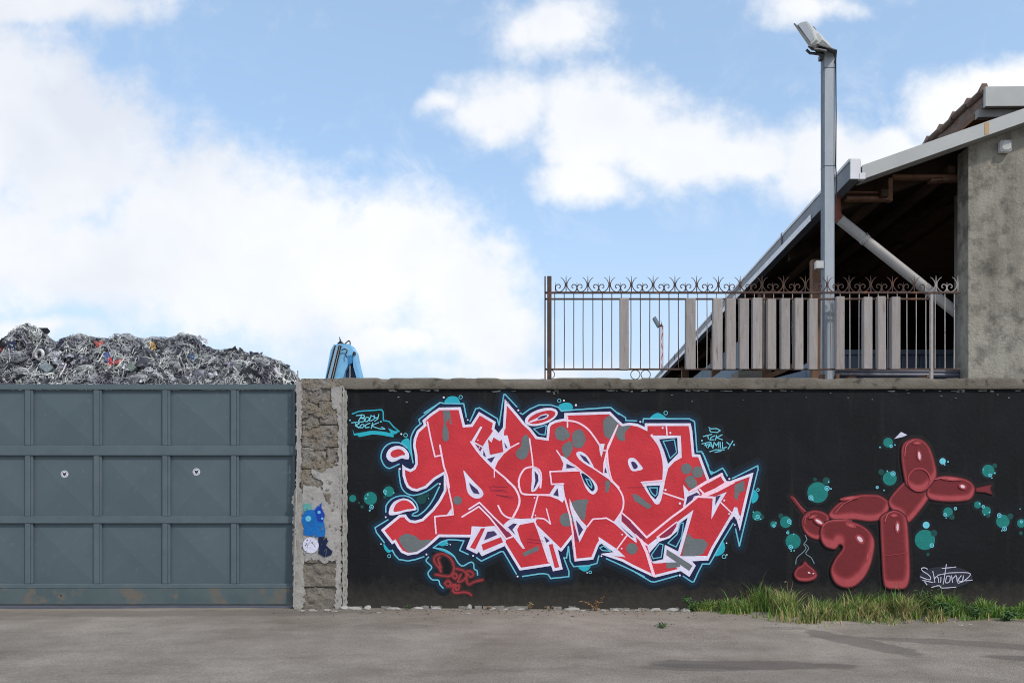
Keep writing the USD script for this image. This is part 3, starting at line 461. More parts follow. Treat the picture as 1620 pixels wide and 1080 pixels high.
dots = [(tB((150, 125))[0], 1.6), (tB((405, 365))[0], 1.3), (tB((945, 262))[0], 1.6), (tA((642, 515))[0], 1.4), (tA((625, 887))[0], 1.7), (tC((615, 207))[0], 1.8), (tC((487, 158))[0], 1.6), (tD((357, 385))[0], 1.5), (tI((497, 655))[0], 1.6), (tJ((15, 607))[0], 1.3), (tH((508, 1008))[0], 1.6), (tG((617, 803))[0], 1.4), (tF((193, 800))[0], 1.5), (tF((668, 1020))[0], 1.4), (tE((205, 388))[0], 1.4), (tE((640, 785))[0], 1.5), (tE((155, 675))[0], 1.2), (tE((783, 35))[0], 1.6), (tD((595, 450))[0], 1.6), (tD((677, 503))[0], 1.6), (tH((355, 98))[0], 1.7), (tH((510, 242))[0], 1.9), (tG((838, 573))[0], 1.3), (tG((832, 723))[0], 1.3), (tG((295, 405))[0], 1.2), (tF((848, 182))[0], 1.2), (tF((858, 368))[0], 1.2), (tI((442, 885))[0], 1.6), (tI((495, 1028))[0], 1.5), (tB((515, 580))[0], 1.1), (tB((530, 662))[0], 1.2), (tE((895, 680))[0], 1.1), (tG((465, 980))[0], 1.2), (tH((1007, 665))[0], 1.2), (tH((1010, 790))[0], 1.2)]
small_rings = [(tB((330, 122))[0], 3.2), (tC((437, 160))[0], 3.2), (tD((628, 290))[0], 3.4), (tA((687, 527))[0], 3.4), (tE((242, 803))[0], 3.0), (tH((980, 808))[0], 3.5), (tG((497, 975))[0], 2.6), (tJ((262, 232))[0], 2.6), (tE((857, 675))[0], 2.4)]

LET = paint('lettering', U([all_white, inner_white.intersection(silhouette.buffer(1)), extra_white]), K['white'], 5, wall, label='large red, white and navy graffiti lettering with sky blue outline')
hull = U([all_white.buffer(6.5, join_style=1)])
navy_zone = U([hull] + [line(p, 7.5) for p in outline] + [line(p, 7.5, True) for p in outline_curves])
HZ = [pmat(f'spray_mist_{i}', tuple((.0078, .0088, .0104)[j] + (lin(12, 29, 44)[j] - (.0078, .0088, .0104)[j]) * t for j in range(3))) for i, t in enumerate((.22, .45, .72))]
for i, bf in enumerate((9.0, 6.5, 4.2)): paint('blue_haze', U([navy_zone.buffer(bf)]), HZ[i], .8 + .3 * i, LET)
paint('blue_haze', U([navy_zone.buffer(2.2), poly(tE((712, 715), (800, 650), (870, 628), (1035, 645), (990, 740), (1080, 785), (1100, 880), (1030, 905), (980, 885), (920, 790)))]), K['halo'], 2, LET)
paint('navy_shadow', hull, K['navy'], 3, LET)
for g in geoms(U(out_fill)): paint('teal_bulb', g, K['teal'], 3.5, LET)
paint('sky_blue_outline', out_lines, K['line'], 4, LET)
for g in geoms(red.difference(extra_white)): paint('letter_fill', g, K['red'], 6, LET)
for g in geoms(reds2): paint('letter_bar', g, K['red'], 7, LET)
for g in geoms(plums): paint('plum_shade', g, K['plum'], 7.2, LET)
rr = U([red, reds2])
for gi, g in enumerate(greys):
    g = g.intersection(rr.buffer(0.3))
    if g.area > 4: paint('grey_patch', g, K['grey'], 7.4 + .02 * gi, LET)
paint('grey_bar', grey_bits, K['grey'], 7.9, LET)
for g in navy_hollows: paint('violet_hollow', g, K['violet'], 8, LET)
for g in deep: paint('navy_hollow', g, K['navy'], 8.2, LET)
for p in rings_in: paint('inner_outline', line(p, 1.7), K['line'], 9, LET)
paint('pink_stroke', U(strokes).intersection(silhouette).difference(U(panels).buffer(-0.5)), K['pink'], 9.2, LET)
for (x, y), r in dots: paint('paint_dot', disc(x, y, r, 5), K['white'], 10, LET)
for (x, y), r in small_rings:
    paint('paint_ring', disc(x, y, r).difference(disc(x, y, r - 1.0)), K['ring'], 9, LET)
scr = []
for ox, oy, t in ((385, 60, tF), (390, 100, tF), (450, 150, tF), (770, 620, tF), (770, 650, tF)):
    scr.append(line(t((ox, oy), (ox + 170, oy + 10 + 12 * (oy > 80))), 0.7))
scr += [line(tF((370, 60), (385, 105), (545, 95)), .7), line(tF((440, 150), (610, 190)), .7), line(tG((890, 72), (1080, 70)), .6)]
paint('scratch', U(scr), K['plum'], 9.6, LET)

# ---- bubbles of sea green paint
R = lambda x, y: (1180 + x / 2.571, 660 + y / 2.571)
bub = [(*R(292, 305), 16.4, 0), (*R(327, 258), 6, 1), (*R(281, 252), 3, 1), (*R(578, 102), 7.6, 0), (*R(585, 248), 11, 0), (*R(550, 222), 4.8, 1), (*R(546, 122), 2.2, 1), (*R(800, 178), 5, 2), (*R(985, 217), 9.8, 0), (*R(1012, 196), 3.8, 1), (*R(822, 385), 7.6, 0), (*R(838, 405), 4.4, 1), (*R(728, 497), 16, 0), (*R(765, 470), 5.2, 1), (*R(733, 437), 5.4, 2), (*R(740, 556), 3, 1), (*R(942, 355), 5.6, 0), (*R(978, 380), 7.2, 0), (*R(985, 400), 3.2, 1), (*R(1045, 422), 10.6, 0), (*R(1075, 402), 4.8, 1), (*R(1120, 430), 6.8, 0), (*R(1118, 470), 3.2, 1), (*R(45, 400), 7.6, 0), (*R(66, 405), 3.4, 1), (*R(112, 434), 5, 0), (*R(162, 425), 9.2, 0), (*R(142, 400), 4, 1), (*R(192, 503), 12, 0), (*R(172, 462), 2.8, 1),
       (582, 790, 6, 0), (586, 788, 10.4, 0), (573, 801, 2.8, 1), (615, 777, 8.4, 0), (609, 786, 2.6, 1), (667, 789, 8, 1), (676, 783, 3.4, 1), (558, 788, 5.6, 0), (568, 795, 2, 1)]
bring = [(*R(330, 288), 4.2), (*R(264, 326), 4), (*R(598, 228), 4), (*R(590, 117), 2.6), (*R(756, 520), 3.6), (*R(993, 235), 2.8), (*R(1052, 452), 3.8), (*R(1030, 398), 3.6), (*R(176, 422), 3.6), (*R(182, 527), 3.6), (*R(170, 468), 2.4), (*R(48, 403), 3.2), (*R(114, 440), 2.6), (*R(965, 362), 2.6), (*R(1120, 424), 2.4), (*R(733, 437), 3.4), (*R(800, 178), 3.2), (*R(810, 395), 2.8), (*R(852, 370), 2.6), (*R(534, 284), 2.4), (588, 801.5, 3.6), (609, 777, 3)]
bdot = [(*R(346, 290), 1.4), (*R(273, 335), 1.2), (*R(336, 262), 1.2), (*R(606, 112), 1.2), (*R(545, 121), 1.2), (*R(822, 180), 1.4), (*R(808, 192), 1.2), (*R(1012, 226), 1.4), (*R(1000, 246), 1.2), (*R(966, 212), 1), (*R(562, 296), 1.2), (*R(575, 218), 1.2), (*R(814, 408), 1), (*R(950, 350), 1.4), (*R(990, 385), 1.2), (*R(970, 395), 1.2), (*R(30, 384), 1.1), (*R(38, 412), 1.2), (*R(60, 413), 1.2), (*R(122, 428), 1.2), (*R(182, 432), 1.2), (*R(194, 474), 1.2), (*R(184, 542), 1.2), (*R(196, 541), 1.2), (582, 782, 1.3), (579, 788, 1.3), (585, 807, 1.5), (623, 779, 1.2), (610, 781, 1.4), (678, 788, .9), (*R(1040, 460), 1.2), (*R(1115, 372), 1)]
for g in geoms(U([disc(x, y, r + 4) for x, y, r, k in bub if k != 1]).difference(navy_zone.buffer(9))): paint('bubble_haze', g, HZ[0], 1, wall)
bubm = {0: K['green'], 1: K['dim'], 2: K['ring']}
for bi, (x, y, r, k) in enumerate(sorted(bub, key=lambda b: -b[3] == -1)):
    g = disc(x, y, r)
    if (x, y) == (667, 789) or (x, y) == (676, 783): g = g.difference(hull)
    m_ = paint('paint_bubble', g.difference(hull) if 700 < x < 1210 or x < 700 else g, bubm[k], 2.3 + 0.02 * bi, wall)
for x, y, r in bring: paint('bubble_ring', U([disc(x, y, r).difference(disc(x, y, max(r - 1.3, .8))), disc(x, y, max(r - 2.4, .5))]), K['ring'], 3.4, wall)
obj('bubble_dots', sheet(U([disc(x, y, r, 5) for x, y, r in bdot]), 3.4), K['ring'], wall, kind='stuff')

# ---- small tags
def tag(name, lines_, mat, layer, w, label, curve=True):
    return paint(name, U([line(p, w, curve and len(p) > 2) for p in lines_]), mat, layer, wall, label)
bodyrock = [tA((160, 318), (215, 318), (185, 378), (235, 382), (248, 352), (200, 345), (245, 335), (238, 312), (195, 312)), tA((262, 345), (250, 375), (280, 378), (300, 345), (270, 335), (262, 345)), tA((318, 325), (300, 372), (345, 360), (352, 330), (312, 318)), tA((350, 318), (365, 345), (395, 335)), tA((400, 305), (390, 350), (355, 378)),
    tA((150, 400), (185, 452)), tA((110, 395), (165, 388), (192, 402), (150, 425), (205, 448)), tA((222, 410), (198, 438), (225, 448), (245, 420), (222, 410)), tA((305, 398), (262, 418), (258, 445), (300, 442)), tA((335, 395), (320, 455)), tA((400, 392), (330, 425), (400, 455), (465, 462), (430, 440))]
paint('tag_haze', Polygon(tA((90, 250), (450, 230), (470, 360), (630, 490), (560, 570), (110, 560))).buffer(2, join_style=1), HZ[0], 1.75, wall)
tag('small_tag', bodyrock, K['ring'], 3, 1.5, 'small pale blue lettering BODY ROCK in a teal banner')
paint('banner', U([line(tA((118, 300), (190, 272), (330, 262), (430, 255), (448, 280), (450, 370), (510, 380), (560, 440), (618, 487)), 2.0), blob(tA((185, 520), (300, 485), (420, 490), (520, 510), (560, 530), (545, 548), (450, 530), (330, 520), (200, 545))), poly(tA((120, 465), (140, 510), (330, 478), (450, 488), (528, 505), (498, 448), (560, 480), (618, 485), (590, 510), (555, 520), (560, 545), (520, 540), (400, 512), (280, 512), (135, 532)))]), K['teal'], 2.8, wall)
paint('tag_dot', U([disc(*tA(p)[0], 1.4, 5) for p in ((92, 367), (423, 383))]), K['ring'], 3, wall)
paint('tag_haze', blob(tI((190, 160), (300, 80), (430, 90), (460, 200), (570, 260), (540, 350), (400, 390), (260, 380), (190, 300))), HZ[0], 1.75, wall)
tck = [tI((285, 130), (300, 155), (370, 160), (402, 138), (360, 118), (300, 122), (280, 108)), tI((220, 203), (310, 180)), tI((268, 195), (275, 230)), tI((345, 195), (305, 210), (290, 240), (335, 238)), tI((362, 190), (350, 240)), tI((420, 185), (360, 215), (425, 238)),
       tI((205, 282), (290, 262)), tI((240, 275), (255, 315)), tI((235, 298), (285, 285)), tI((270, 325), (300, 265), (318, 325)), tI((275, 305), (320, 300)), tI((325, 325), (335, 265), (360, 300), (385, 262), (385, 320)), tI((400, 265), (405, 325)), tI((425, 265), (425, 328), (468, 318)), tI((470, 265), (500, 290)), tI((535, 250), (485, 335)), tI((290, 365), (350, 345), (445, 345)), tI((345, 372), (410, 358))]
tag('small_tag', tck, K['ring'], 3, 1.5, 'small pale blue lettering TCK FAMILY under a halo', curve=False)
paint('tag_dot', U([disc(*tI(p)[0], 1.5, 5) for p in ((205, 247), (548, 292))]), K['ring'], 3, wall)
dope = [tQ((560, 180), (505, 240), (520, 320), (600, 420), (620, 470)), tQ((530, 200), (640, 165), (760, 220), (830, 330), (842, 450), (785, 540), (700, 548), (530, 520)), tQ((600, 220), (575, 270), (620, 400)), tQ((815, 545), (860, 500), (900, 545), (860, 590), (815, 545)), tQ((960, 520), (915, 640), (1000, 620), (1062, 530), (1000, 450), (880, 420)), tQ((1070, 460), (1140, 470), (1180, 520), (1120, 560), (1065, 500), (1060, 620), (1100, 690), (1200, 640), (1330, 612)), tQ((690, 670), (740, 625), (790, 670), (740, 725), (690, 670)), tQ((790, 730), (840, 690), (830, 790)), tQ((880, 720), (935, 700), (920, 770), (880, 780), (872, 690)), tQ((820, 790), (870, 832), (1000, 822), (1090, 832), (1140, 872))]
paint('tag_haze', U([line(p, 7.5, True) for p in dope]).difference(out_lines), K['tagred2'], 2.6, wall)
tag('red_tag', dope, K['tagred'], 3.4, 3.0, 'dull red sprayed tag under the big lettering')
sign_ = [tL((404, 912), (385, 903), (364, 908), (374, 926), (408, 948), (424, 968), (418, 982), (380, 972), (358, 962)), tL((372, 985), (440, 1000)), tL((438, 925), (446, 960), (452, 1000)), tL((448, 978), (464, 960), (474, 972), (478, 1000)), tL((492, 965), (490, 1000)), tL((528, 880), (508, 1010)), tL((500, 908), (590, 898)), tL((530, 960), (522, 1000), (548, 995), (552, 960), (530, 958)), tL((562, 955), (568, 1000)), tL((570, 975), (592, 955), (600, 1000)), tL((625, 955), (605, 985), (632, 990), (640, 955)), tL((430, 1032), (480, 1020), (500, 1036), (590, 1030)), tL((470, 952), (560, 936), (682, 940), (650, 985), (605, 1005)), tL((655, 988), (698, 984)), tL((385, 995), (400, 1015))]
paint('tag_haze', affinity.scale(disc(*tL((525, 965))[0], 1, 20), 42, 17), K['chalkhalo'], 1.2, wall)
tag('small_tag', sign_, K['chalk'], 3, 1.2, 'small white scribbled signature beside the balloon painting')

# ---- a twisted party balloon animal, painted
bal = {'body': (1310, 815, 1320, 800, 1337, 788, 1357, 781.7, 1377, 781, 1393, 783, 1408, 796, 1402, 815, 1394, 822, 1375, 825, 1350, 822, 1325, 824)}
parts_b = [('balloon_tail', poly(tK((110, 150), (140, 133), (272, 290), (242, 322)))), ('balloon_body', blob([(bal['body'][i], bal['body'][i + 1]) for i in range(0, 24, 2)])), ('balloon_hip', blob(tK((225, 390), (260, 310), (340, 275), (430, 290), (492, 340), (480, 430), (410, 550), (330, 550), (255, 490)))),
    ('balloon_neck', blob(tL((150, 450), (260, 330), (320, 340), (425, 400), (400, 470), (300, 595), (262, 602), (235, 560), (165, 520)))), ('balloon_snout', blob(tL((395, 405), (430, 325), (500, 298), (600, 305), (680, 332), (717, 385), (690, 452), (620, 470), (500, 470), (415, 452)))), ('balloon_knot', poly(tL((715, 380), (780, 365), (825, 355), (815, 385), (830, 425), (780, 410), (720, 405)))),
    ('balloon_ear', blob(tL((250, 330), (228, 180), (240, 90), (310, 52), (380, 70), (430, 140), (465, 280), (440, 345), (380, 402), (320, 405), (270, 372)))), ('balloon_front_leg', blob(tL((90, 620), (98, 560), (180, 523), (245, 550), (272, 610), (285, 800), (288, 960), (262, 1035), (200, 1045), (130, 1035), (108, 980), (98, 800)))), ('balloon_hind_leg', blob(tK((400, 480), (430, 400), (520, 368), (660, 373), (800, 420), (890, 500), (922, 600), (890, 780), (820, 920), (720, 1005), (620, 1012), (535, 960), (498, 850), (540, 740), (612, 640), (588, 605), (545, 650), (460, 632), (410, 570)))),
    ('small_balloon', blob(tK((150, 885), (180, 820), (225, 795), (258, 755), (292, 792), (340, 830), (377, 885), (355, 932), (280, 956), (190, 945))))]
allb = U([g for _, g in parts_b])
DOG = paint('balloon_animal', allb.buffer(1.0), pmat('balloon_shadow', lin(36, 18, 22)), 2.4, wall, label='painted red twisted balloon animal')
paint('dark_mist', allb.buffer(5), K['bh'], 1.2, DOG); 
lay = 3.0
def mixc(a, b, t): return tuple(a[i] + (b[i] - a[i]) * t for i in range(3))
GR = [pm(f'balloon_tone_{i}', lin(*c), lin(*mixc(c, (60, 16, 20), .1)), scale=9, rough=.62, spec=.25, bump=.004, bscale=30) for i, c in enumerate([(48, 20, 24), (70, 24, 29), (94, 31, 37), (118, 41, 47), (142, 54, 59), (160, 66, 71), (166, 71, 76), (152, 60, 65), (137, 50, 55), (125, 43, 48), (116, 38, 43), (110, 35, 40)])]
for nm, g in parts_b:
    small = g.area < 330
    base = paint(nm, g.buffer(.5), GR[0], lay, DOG)
    h = math.sqrt(g.area)
    for k in range(1, 7): paint('tone', g.buffer(.3 - 0.55 * k), GR[min(k, 3 if small else 6)], lay + .14 * k, base)
    if not small:
        up = affinity.translate(g, -0.03 * h, -0.13 * h)
        for k in range(5):
            paint('tone', up.buffer(-(0.035 + 0.022 * k) * h).intersection(g.buffer(-2.9 - 0.35 * k)), GR[7 + k], lay + 1.0 + .15 * k, base)
    lay += 2.2
el = lambda p, a, b, r: affinity.rotate(affinity.scale(disc(*p, 1, 10), a, b), r)
soft = [el(tK((388, 387))[0], 9.5, 4.5, 32), el(tK((777, 553))[0], 9, 6, 48), el(tL((346, 168))[0], 4.2, 9.5, -8), el(tL((630, 370))[0], 7, 4.6, 20), el(tL((203, 636))[0], 4.2, 10, 0), el(tK((690, 420))[0], 9, 3.6, 18), el(tK((330, 340))[0], 7, 2.6, -20), el(tL((180, 560))[0], 6, 3, 0), el(tL((330, 85))[0], 7, 3, 0), el(tL((560, 322))[0], 16, 2.6, 3), el(tK((850, 720))[0], 2.4, 9, 8), el(tK((680, 165))[0], 16, 3, -8)]
for g in soft:
    paint('soft_glint', g, GR[7], lay - .6, DOG); paint('soft_glint', affinity.scale(g, .72, .72), K['b3'], lay - .45, DOG); paint('soft_glint', affinity.scale(g, .45, .45), K['b4'], lay - .3, DOG)
paint('glint', U([el(tK((388, 387))[0], 6.2, 2.2, 32), el(tK((777, 553))[0], 5.6, 3.0, 48), el(tL((346, 168))[0], 1.9, 6.2, -8), el(tL((630, 370))[0], 3.6, 2.4, 20), el(tL((203, 636))[0], 1.9, 6.2, 0), el(tK((295, 870))[0], 2.2, 1.4, 30), el(tK((335, 877))[0], 1.4, 1.2, 0)]), K['b5'], lay, DOG)
for g in [line(tK((150, 160), (210, 240), (262, 290)), 1.0), line(tK((255, 405), (262, 350), (300, 318)), 1.2, True), line(tK((425, 435), (470, 390), (560, 372), (700, 380)), 1.2, True), line(tK((545, 300), (620, 220), (700, 180)), 1.2, True), line(tL((120, 600), (140, 550), (180, 532)), 1.6, True), line(tL((250, 170), (262, 100), (310, 65)), 1.6, True), line(tL((450, 322), (520, 312), (600, 320)), 1.6, True)]: paint('glint_line', g, K['b4'], lay, DOG)
paint('ear_circle', affinity.scale(disc(*tL((345, 325))[0], 1, 20), 18.5, 19).difference(affinity.scale(disc(*tL((345, 327))[0], 1, 20), 16.4, 17)), K['b3'], lay + .8, DOG)
paint('leg_line', line(tL((105, 825), (275, 805)), .9), K['b3'], lay + .8, DOG)
paint('string', U([line(tK((262, 515), (278, 560), (250, 600), (270, 640), (240, 680), (185, 730), (172, 790)), 1.2, True), line(tK((265, 600), (295, 640), (268, 690), (320, 730), (348, 785)), 1.2, True)]), pmat('string_grey', lin(120, 142, 152)), 2.6, DOG)
paint('painted_chip', poly(tL((185, 58), (230, 12), (270, 32), (240, 45))), K['chalk'], 4, wall)

# ---- worn plaster edge beside the pillar and flakes under the coping
def ragged(x0, x1, y0, y1, amp, step, seed):
    r = np.random.default_rng(seed); n_ = int((y1 - y0) / step) + 1
    ys = np.linspace(y0, y1, n_); a = x0 + amp * (r.random(n_) - .5) * 2; b = x1 + amp * (r.random(n_) - .5) * 2
    return poly(list(zip(a, ys)) + list(zip(b[::-1], ys[::-1])))
def slab(g, y0, y1):
    """a flat piece with the outline g (photo scale on the wall plane), from y0 to y1"""
    g = affinity.affine_transform(g, [D0 / F, 0, 0, -D0 / F, -CX * D0 / F, EYE + CY * D0 / F])
    return trimesh.util.concatenate([extrude_xz(p, y0, y1) for p in getattr(g, 'geoms', [g])])
obj('plaster_edge', slab(ragged(545.5, 549.5, 617, 962, 1.2, 5, 4), -0.012, -0.0005), M['white_plaster'], wall)
r = np.random.default_rng(11); fl = []
for k in range(60):
    x = r.uniform(548, 1615); wdt = r.uniform(2, 16); h = r.uniform(.5, 1.6); yy = r.uniform(616.6, 618.4) if k < 42 else r.uniform(620, 636)
    if k >= 42: wdt = r.uniform(1, 4)
    q = [(x + wdt * t, yy + h * r.uniform(-.5, .5)) for t in (0, .3, .7, 1)] + [(x + wdt * t, yy + h + h * r.uniform(-.4, .8)) for t in (1, .6, .2)]
    fl.append(slab(poly(q), -0.006, -0.0005))
obj('plaster_flakes', fl, M['white_plaster'], wall, kind='stuff')
base = []
for k in range(34):
    x = r.uniform(552, 1120); wdt = r.uniform(4, 20); h = r.uniform(0.0, 2.6); yb = 968
    n_ = 6; q = [(x + wdt * t, 959 + (x > 900) * 3 - h * r.uniform(.2, 1)) for t in np.linspace(0, 1, n_)] + [(x + wdt, yb), (x, yb)]
    base.append(slab(poly(q), -0.014 - r.random() * .01, -0.0005))
M['old_render'] = pm('old_render', (.20, .185, .165), (.27, .255, .235), scale=7, rough=.9, spec=.15, bump=.01, bscale=40, c3=(.11, .095, .08), s3=14, c3at=.58)
obj('broken_render', base, M['old_render'], wall, kind='stuff')

# ================================================================== the stone gate pillar
def rough_front(x0, x1, z0, z1, y0, y1, step, amp, seed, bulge=0.0, edge=0.012):
    """a block whose front (towards the street) is broken stone: a noise relief with worn edges"""
    nx, nz = max(3, int((x1 - x0) / step) + 1), max(3, int((z1 - z0) / step) + 1)
    X, Z = np.meshgrid(np.linspace(x0, x1, nx), np.linspace(z0, z1, nz))
    q = np.stack([X * 9, Z * 9, 0 * X + seed], -1); q2 = np.stack([X * 30, Z * 30, 0 * X + seed], -1)
    Y = y0 + amp * ((meshkit.fbm(q, 4, seed) - .5) * 2 + (meshkit.fbm(q2, 3, seed + 3) - .5) * 0.8)
    t = np.minimum(np.minimum((X - x0), (x1 - X)), np.minimum(Z - z0, z1 - Z)); Y = Y + np.clip(1 - t / 0.022, 0, 1) ** 2 * edge * np.clip(3.2 * (meshkit.noise(q * .7, seed + 1) - .35), .05, 1.3)
    V = np.stack([X, Y, Z], -1).reshape(-1, 3); Fc = grid(nx, nz)[:, ::1]
    ring = np.concatenate([np.arange(nx), np.arange(1, nz) * nx + nx - 1, (nz - 1) * nx + np.arange(nx - 2, -1, -1), np.arange(nz - 2, 0, -1) * nx])
    back = V[ring].copy(); back[:, 1] = y1; o = len(V); m = len(ring); k = np.arange(m); j = (k + 1) % m
    side = np.concatenate([np.stack([ring[k], o + k, o + j], -1), np.stack([ring[k], o + j, ring[j]], -1)])
    cap = np.array([(o, o + i + 1, o + i) for i in range(1, m - 1)])
    t = trimesh.Trimesh(np.vstack([V, back]), np.vstack([Fc, side, cap]), process=False); t.fix_normals(); return t
X_ = lambda px: (px - CX) / F * D0
Z_ = lambda py: EYE + (CY - py) / F * D0
pillar = thing('gate_pillar', 'crumbling stone gate pillar with patchy plaster and a blue paint patch', 'pillar')
obj('core', bx(X_(470.5), X_(544.6), -0.006, 0.42, -0.3, Z_(601)), M['mortar'], pillar)
blocks = [(478, 541, 599.5, 614, 2), (478, 535, 614.5, 634, 3), (479, 504.5, 635.5, 651, 4), (506.5, 535, 635.5, 670.5, 5), (479, 504, 652.5, 671.5, 6), (479, 535, 673.5, 706.5, 7), (478, 516, 708, 741, 8), (517, 535.5, 708, 741, 9), (478, 535, 742.5, 778, 10), (479, 535, 779.5, 815, 11), (479, 534, 816.5, 852, 12), (479, 533, 853.5, 889, 13), (480, 533, 890.5, 927, 14), (479, 534, 928.5, 966, 15)]
for i, (a, b, t, u, sd) in enumerate(blocks):
    a, b, t, u = a - .2, b + .3, t - .3, u + .35
    obj('stone_block', rough_front(X_(a), X_(b), Z_(u), Z_(t), -0.024 - .006 * ((sd * 7) % 3), 0.035, 0.011, 0.026, sd), M['stone'] if i < 9 else M['mortar'], pillar, smooth=50)
def skin(pts, y0, thick, seed, step=1.6, jag=1.2, amp=0.006):
    """a torn sheet of plaster with a ragged outline (photo scale on the wall plane) and an uneven face"""
    ring = np.asarray(Polygon(pts).segmentize(3.0).exterior.coords)[:-1]
    rr_ = np.random.default_rng(seed); ring = ring + rr_.normal(0, jag, ring.shape)
    g = Polygon(ring).buffer(0).buffer(0.2)
    g = max(geoms(g), key=lambda p: p.area)
    V, Fc = trimesh.creation.triangulate_polygon(g, engine='earcut')
    m = trimesh.Trimesh(np.c_[V, 0 * V[:, 0]], Fc, process=False).subdivide_to_size(5.0, max_iter=12)
    v = m.vertices; w = np.stack([X_(v[:, 0]), np.full(len(v), y0), Z_(v[:, 1])], 1)
    w[:, 1] += amp * (meshkit.fbm(w * np.array([14, 1, 14]), 4, seed) - .5) * 2
    m = trimesh.Trimesh(w, m.faces, process=True)
    n = m.face_normals[:, 1].mean()
    if n > 0: m.invert()
    e = m.edges_sorted; u, c = np.unique(e, axis=0, return_counts=True); bd = u[c == 1]
    o = len(m.vertices); back = m.vertices.copy(); back[:, 1] = y0 + thick
    sides = np.array([(a, b, b + o) for a, b in bd] + [(a, b + o, a + o) for a, b in bd])
    return trimesh.Trimesh(np.vstack([m.vertices, back]), np.vstack([m.faces, sides]), process=False)
obj('plaster_skin', skin([(469, 605), (479, 603), (480, 640), (477, 690), (479, 740), (474, 770), (470, 772), (471, 690)], -0.035, .05, 31), M['plaster'], pillar, label='thin greenish plaster strip down the upper left edge')
obj('plaster_skin', skin([(466, 775), (476, 770), (482, 790), (481, 830), (485, 850), (481, 900), (484, 930), (479, 962), (466, 964), (465, 870)], -0.045, .06, 32), M['white_plaster'], pillar)
obj('plaster_skin', skin([(526, 612), (543, 612), (543.5, 700), (543, 780), (540, 860), (542, 964), (531, 963), (533, 880), (528, 850), (520, 846), (522, 800), (512, 792), (513, 762), (498, 755), (492, 742), (536, 738), (536, 668), (534, 650), (526, 640)], -0.04, .05, 33), M['plaster'], pillar)
obj('plaster_skin', skin([(481, 768), (500, 770), (512, 775), (513, 792), (505, 800), (490, 795), (482, 792)], -0.046, .045, 34), M['plaster'], pillar)
obj('plaster_skin', skin([(480, 790), (512, 786), (524, 800), (530, 850), (534, 885), (512, 890), (505, 885), (484, 886)], -0.048, .045, 36, amp=.003), M['plaster'], pillar)
obj('white_edge', slab(ragged(543.6, 546.2, 612, 962, 1.0, 4, 8), -0.052, -0.001), M['white_plaster'], pillar)
r = np.random.default_rng(41)
tU = T(460, 780, 5.4)
chips = U([disc(r.uniform(476, 532), r.uniform(790, 885), r.uniform(.3, 1.3), 3) for _ in range(70)] + [line([(a_, b_), (a_ + r.uniform(-5, 5), b_ + r.uniform(-6, 6)), (a_ + r.uniform(-7, 7), b_ + r.uniform(2, 10))], r.uniform(.4, .9)) for a_, b_ in zip(r.uniform(478, 530, 16), r.uniform(792, 880, 16))])
def coat(g, layer):
    g = g.segmentize(2.0) if hasattr(g, 'segmentize') else g
    g = g.difference(chips)
    s_ = sheet(g, 1); v = s_.vertices.copy(); v[:, 1] = -0.056 - 0.0009 * layer; s_.vertices = v; return s_
obj('blue_paint', coat(poly(tU((110, 180), (150, 140), (210, 140), (240, 105), (275, 78), (272, 120), (292, 160), (302, 185), (290, 230), (305, 300), (302, 362), (240, 372), (120, 352), (125, 290), (104, 230))), 1), pmat('blue_patch', lin(20, 104, 176), lin(16, 92, 160)), pillar)
obj('teal_paint', coat(poly(tU((115, 92), (185, 82), (188, 142), (120, 152))), 0), pmat('teal_patch', lin(84, 150, 146), lin(92, 152, 146)), pillar)
obj('white_paint', coat(disc(*tU((182, 440))[0], 12.6), 2), K['chalk'], pillar)
obj('black_paint', coat(poly(tU((240, 372), (310, 368), (332, 400), (312, 440), (366, 492), (358, 520), (300, 542), (245, 508), (252, 440))), 1), K['navy'], pillar)
obj('royal_paint', coat(poly(tU((215, 150), (272, 82), (272, 120), (292, 160), (302, 185), (280, 250), (240, 235))), 2), pmat('royal_patch', lin(18, 52, 150), lin(22, 60, 160)), pillar)
for c_, r_ in (((162, 214), 4.6), ((253, 160), 2.6), ((280, 212), 1.8)): obj('pale_dot', coat(disc(*tU(c_)[0], r_), 3), K['line'], pillar)
for i in range(15):   # mortar and old render smeared over the joints
    cx_, cy_ = r.uniform(482, 532), [634.5, 651.8, 672.4, 707.2, 741.5, 690, 655, 614][i % 8] + r.uniform(-3, 3)
    w_, h_ = r.uniform(5, 14), r.uniform(2.5, 6); an = np.linspace(0, 2 * np.pi, 14)[:-1]
    obj('mortar_smear', skin([(min(max(cx_ + w_ * math.cos(a) * r.uniform(.6, 1.2), 478), 536), cy_ + h_ * math.sin(a) * r.uniform(.6, 1.2)) for a in an], -.040 - .001 * i % .004, .04, 70 + i, jag=.7, amp=.008), M['stone'] if i % 3 else M['mortar'], pillar)
# thin steel rod at the gate side of the pillar
rod = obj('gate_guide_rod', tube([P(473, 586, .10), P(469, 700, .0998), P(466, 964, .0996)] if False else [P(471, 586, -.085), P(470.5, 720, -.085), P(464.5, 960, -.085)], .008, 6), M['iron_light'], None, True, 'thin pale steel rod standing against the left edge of the stone pillar', 'rod')

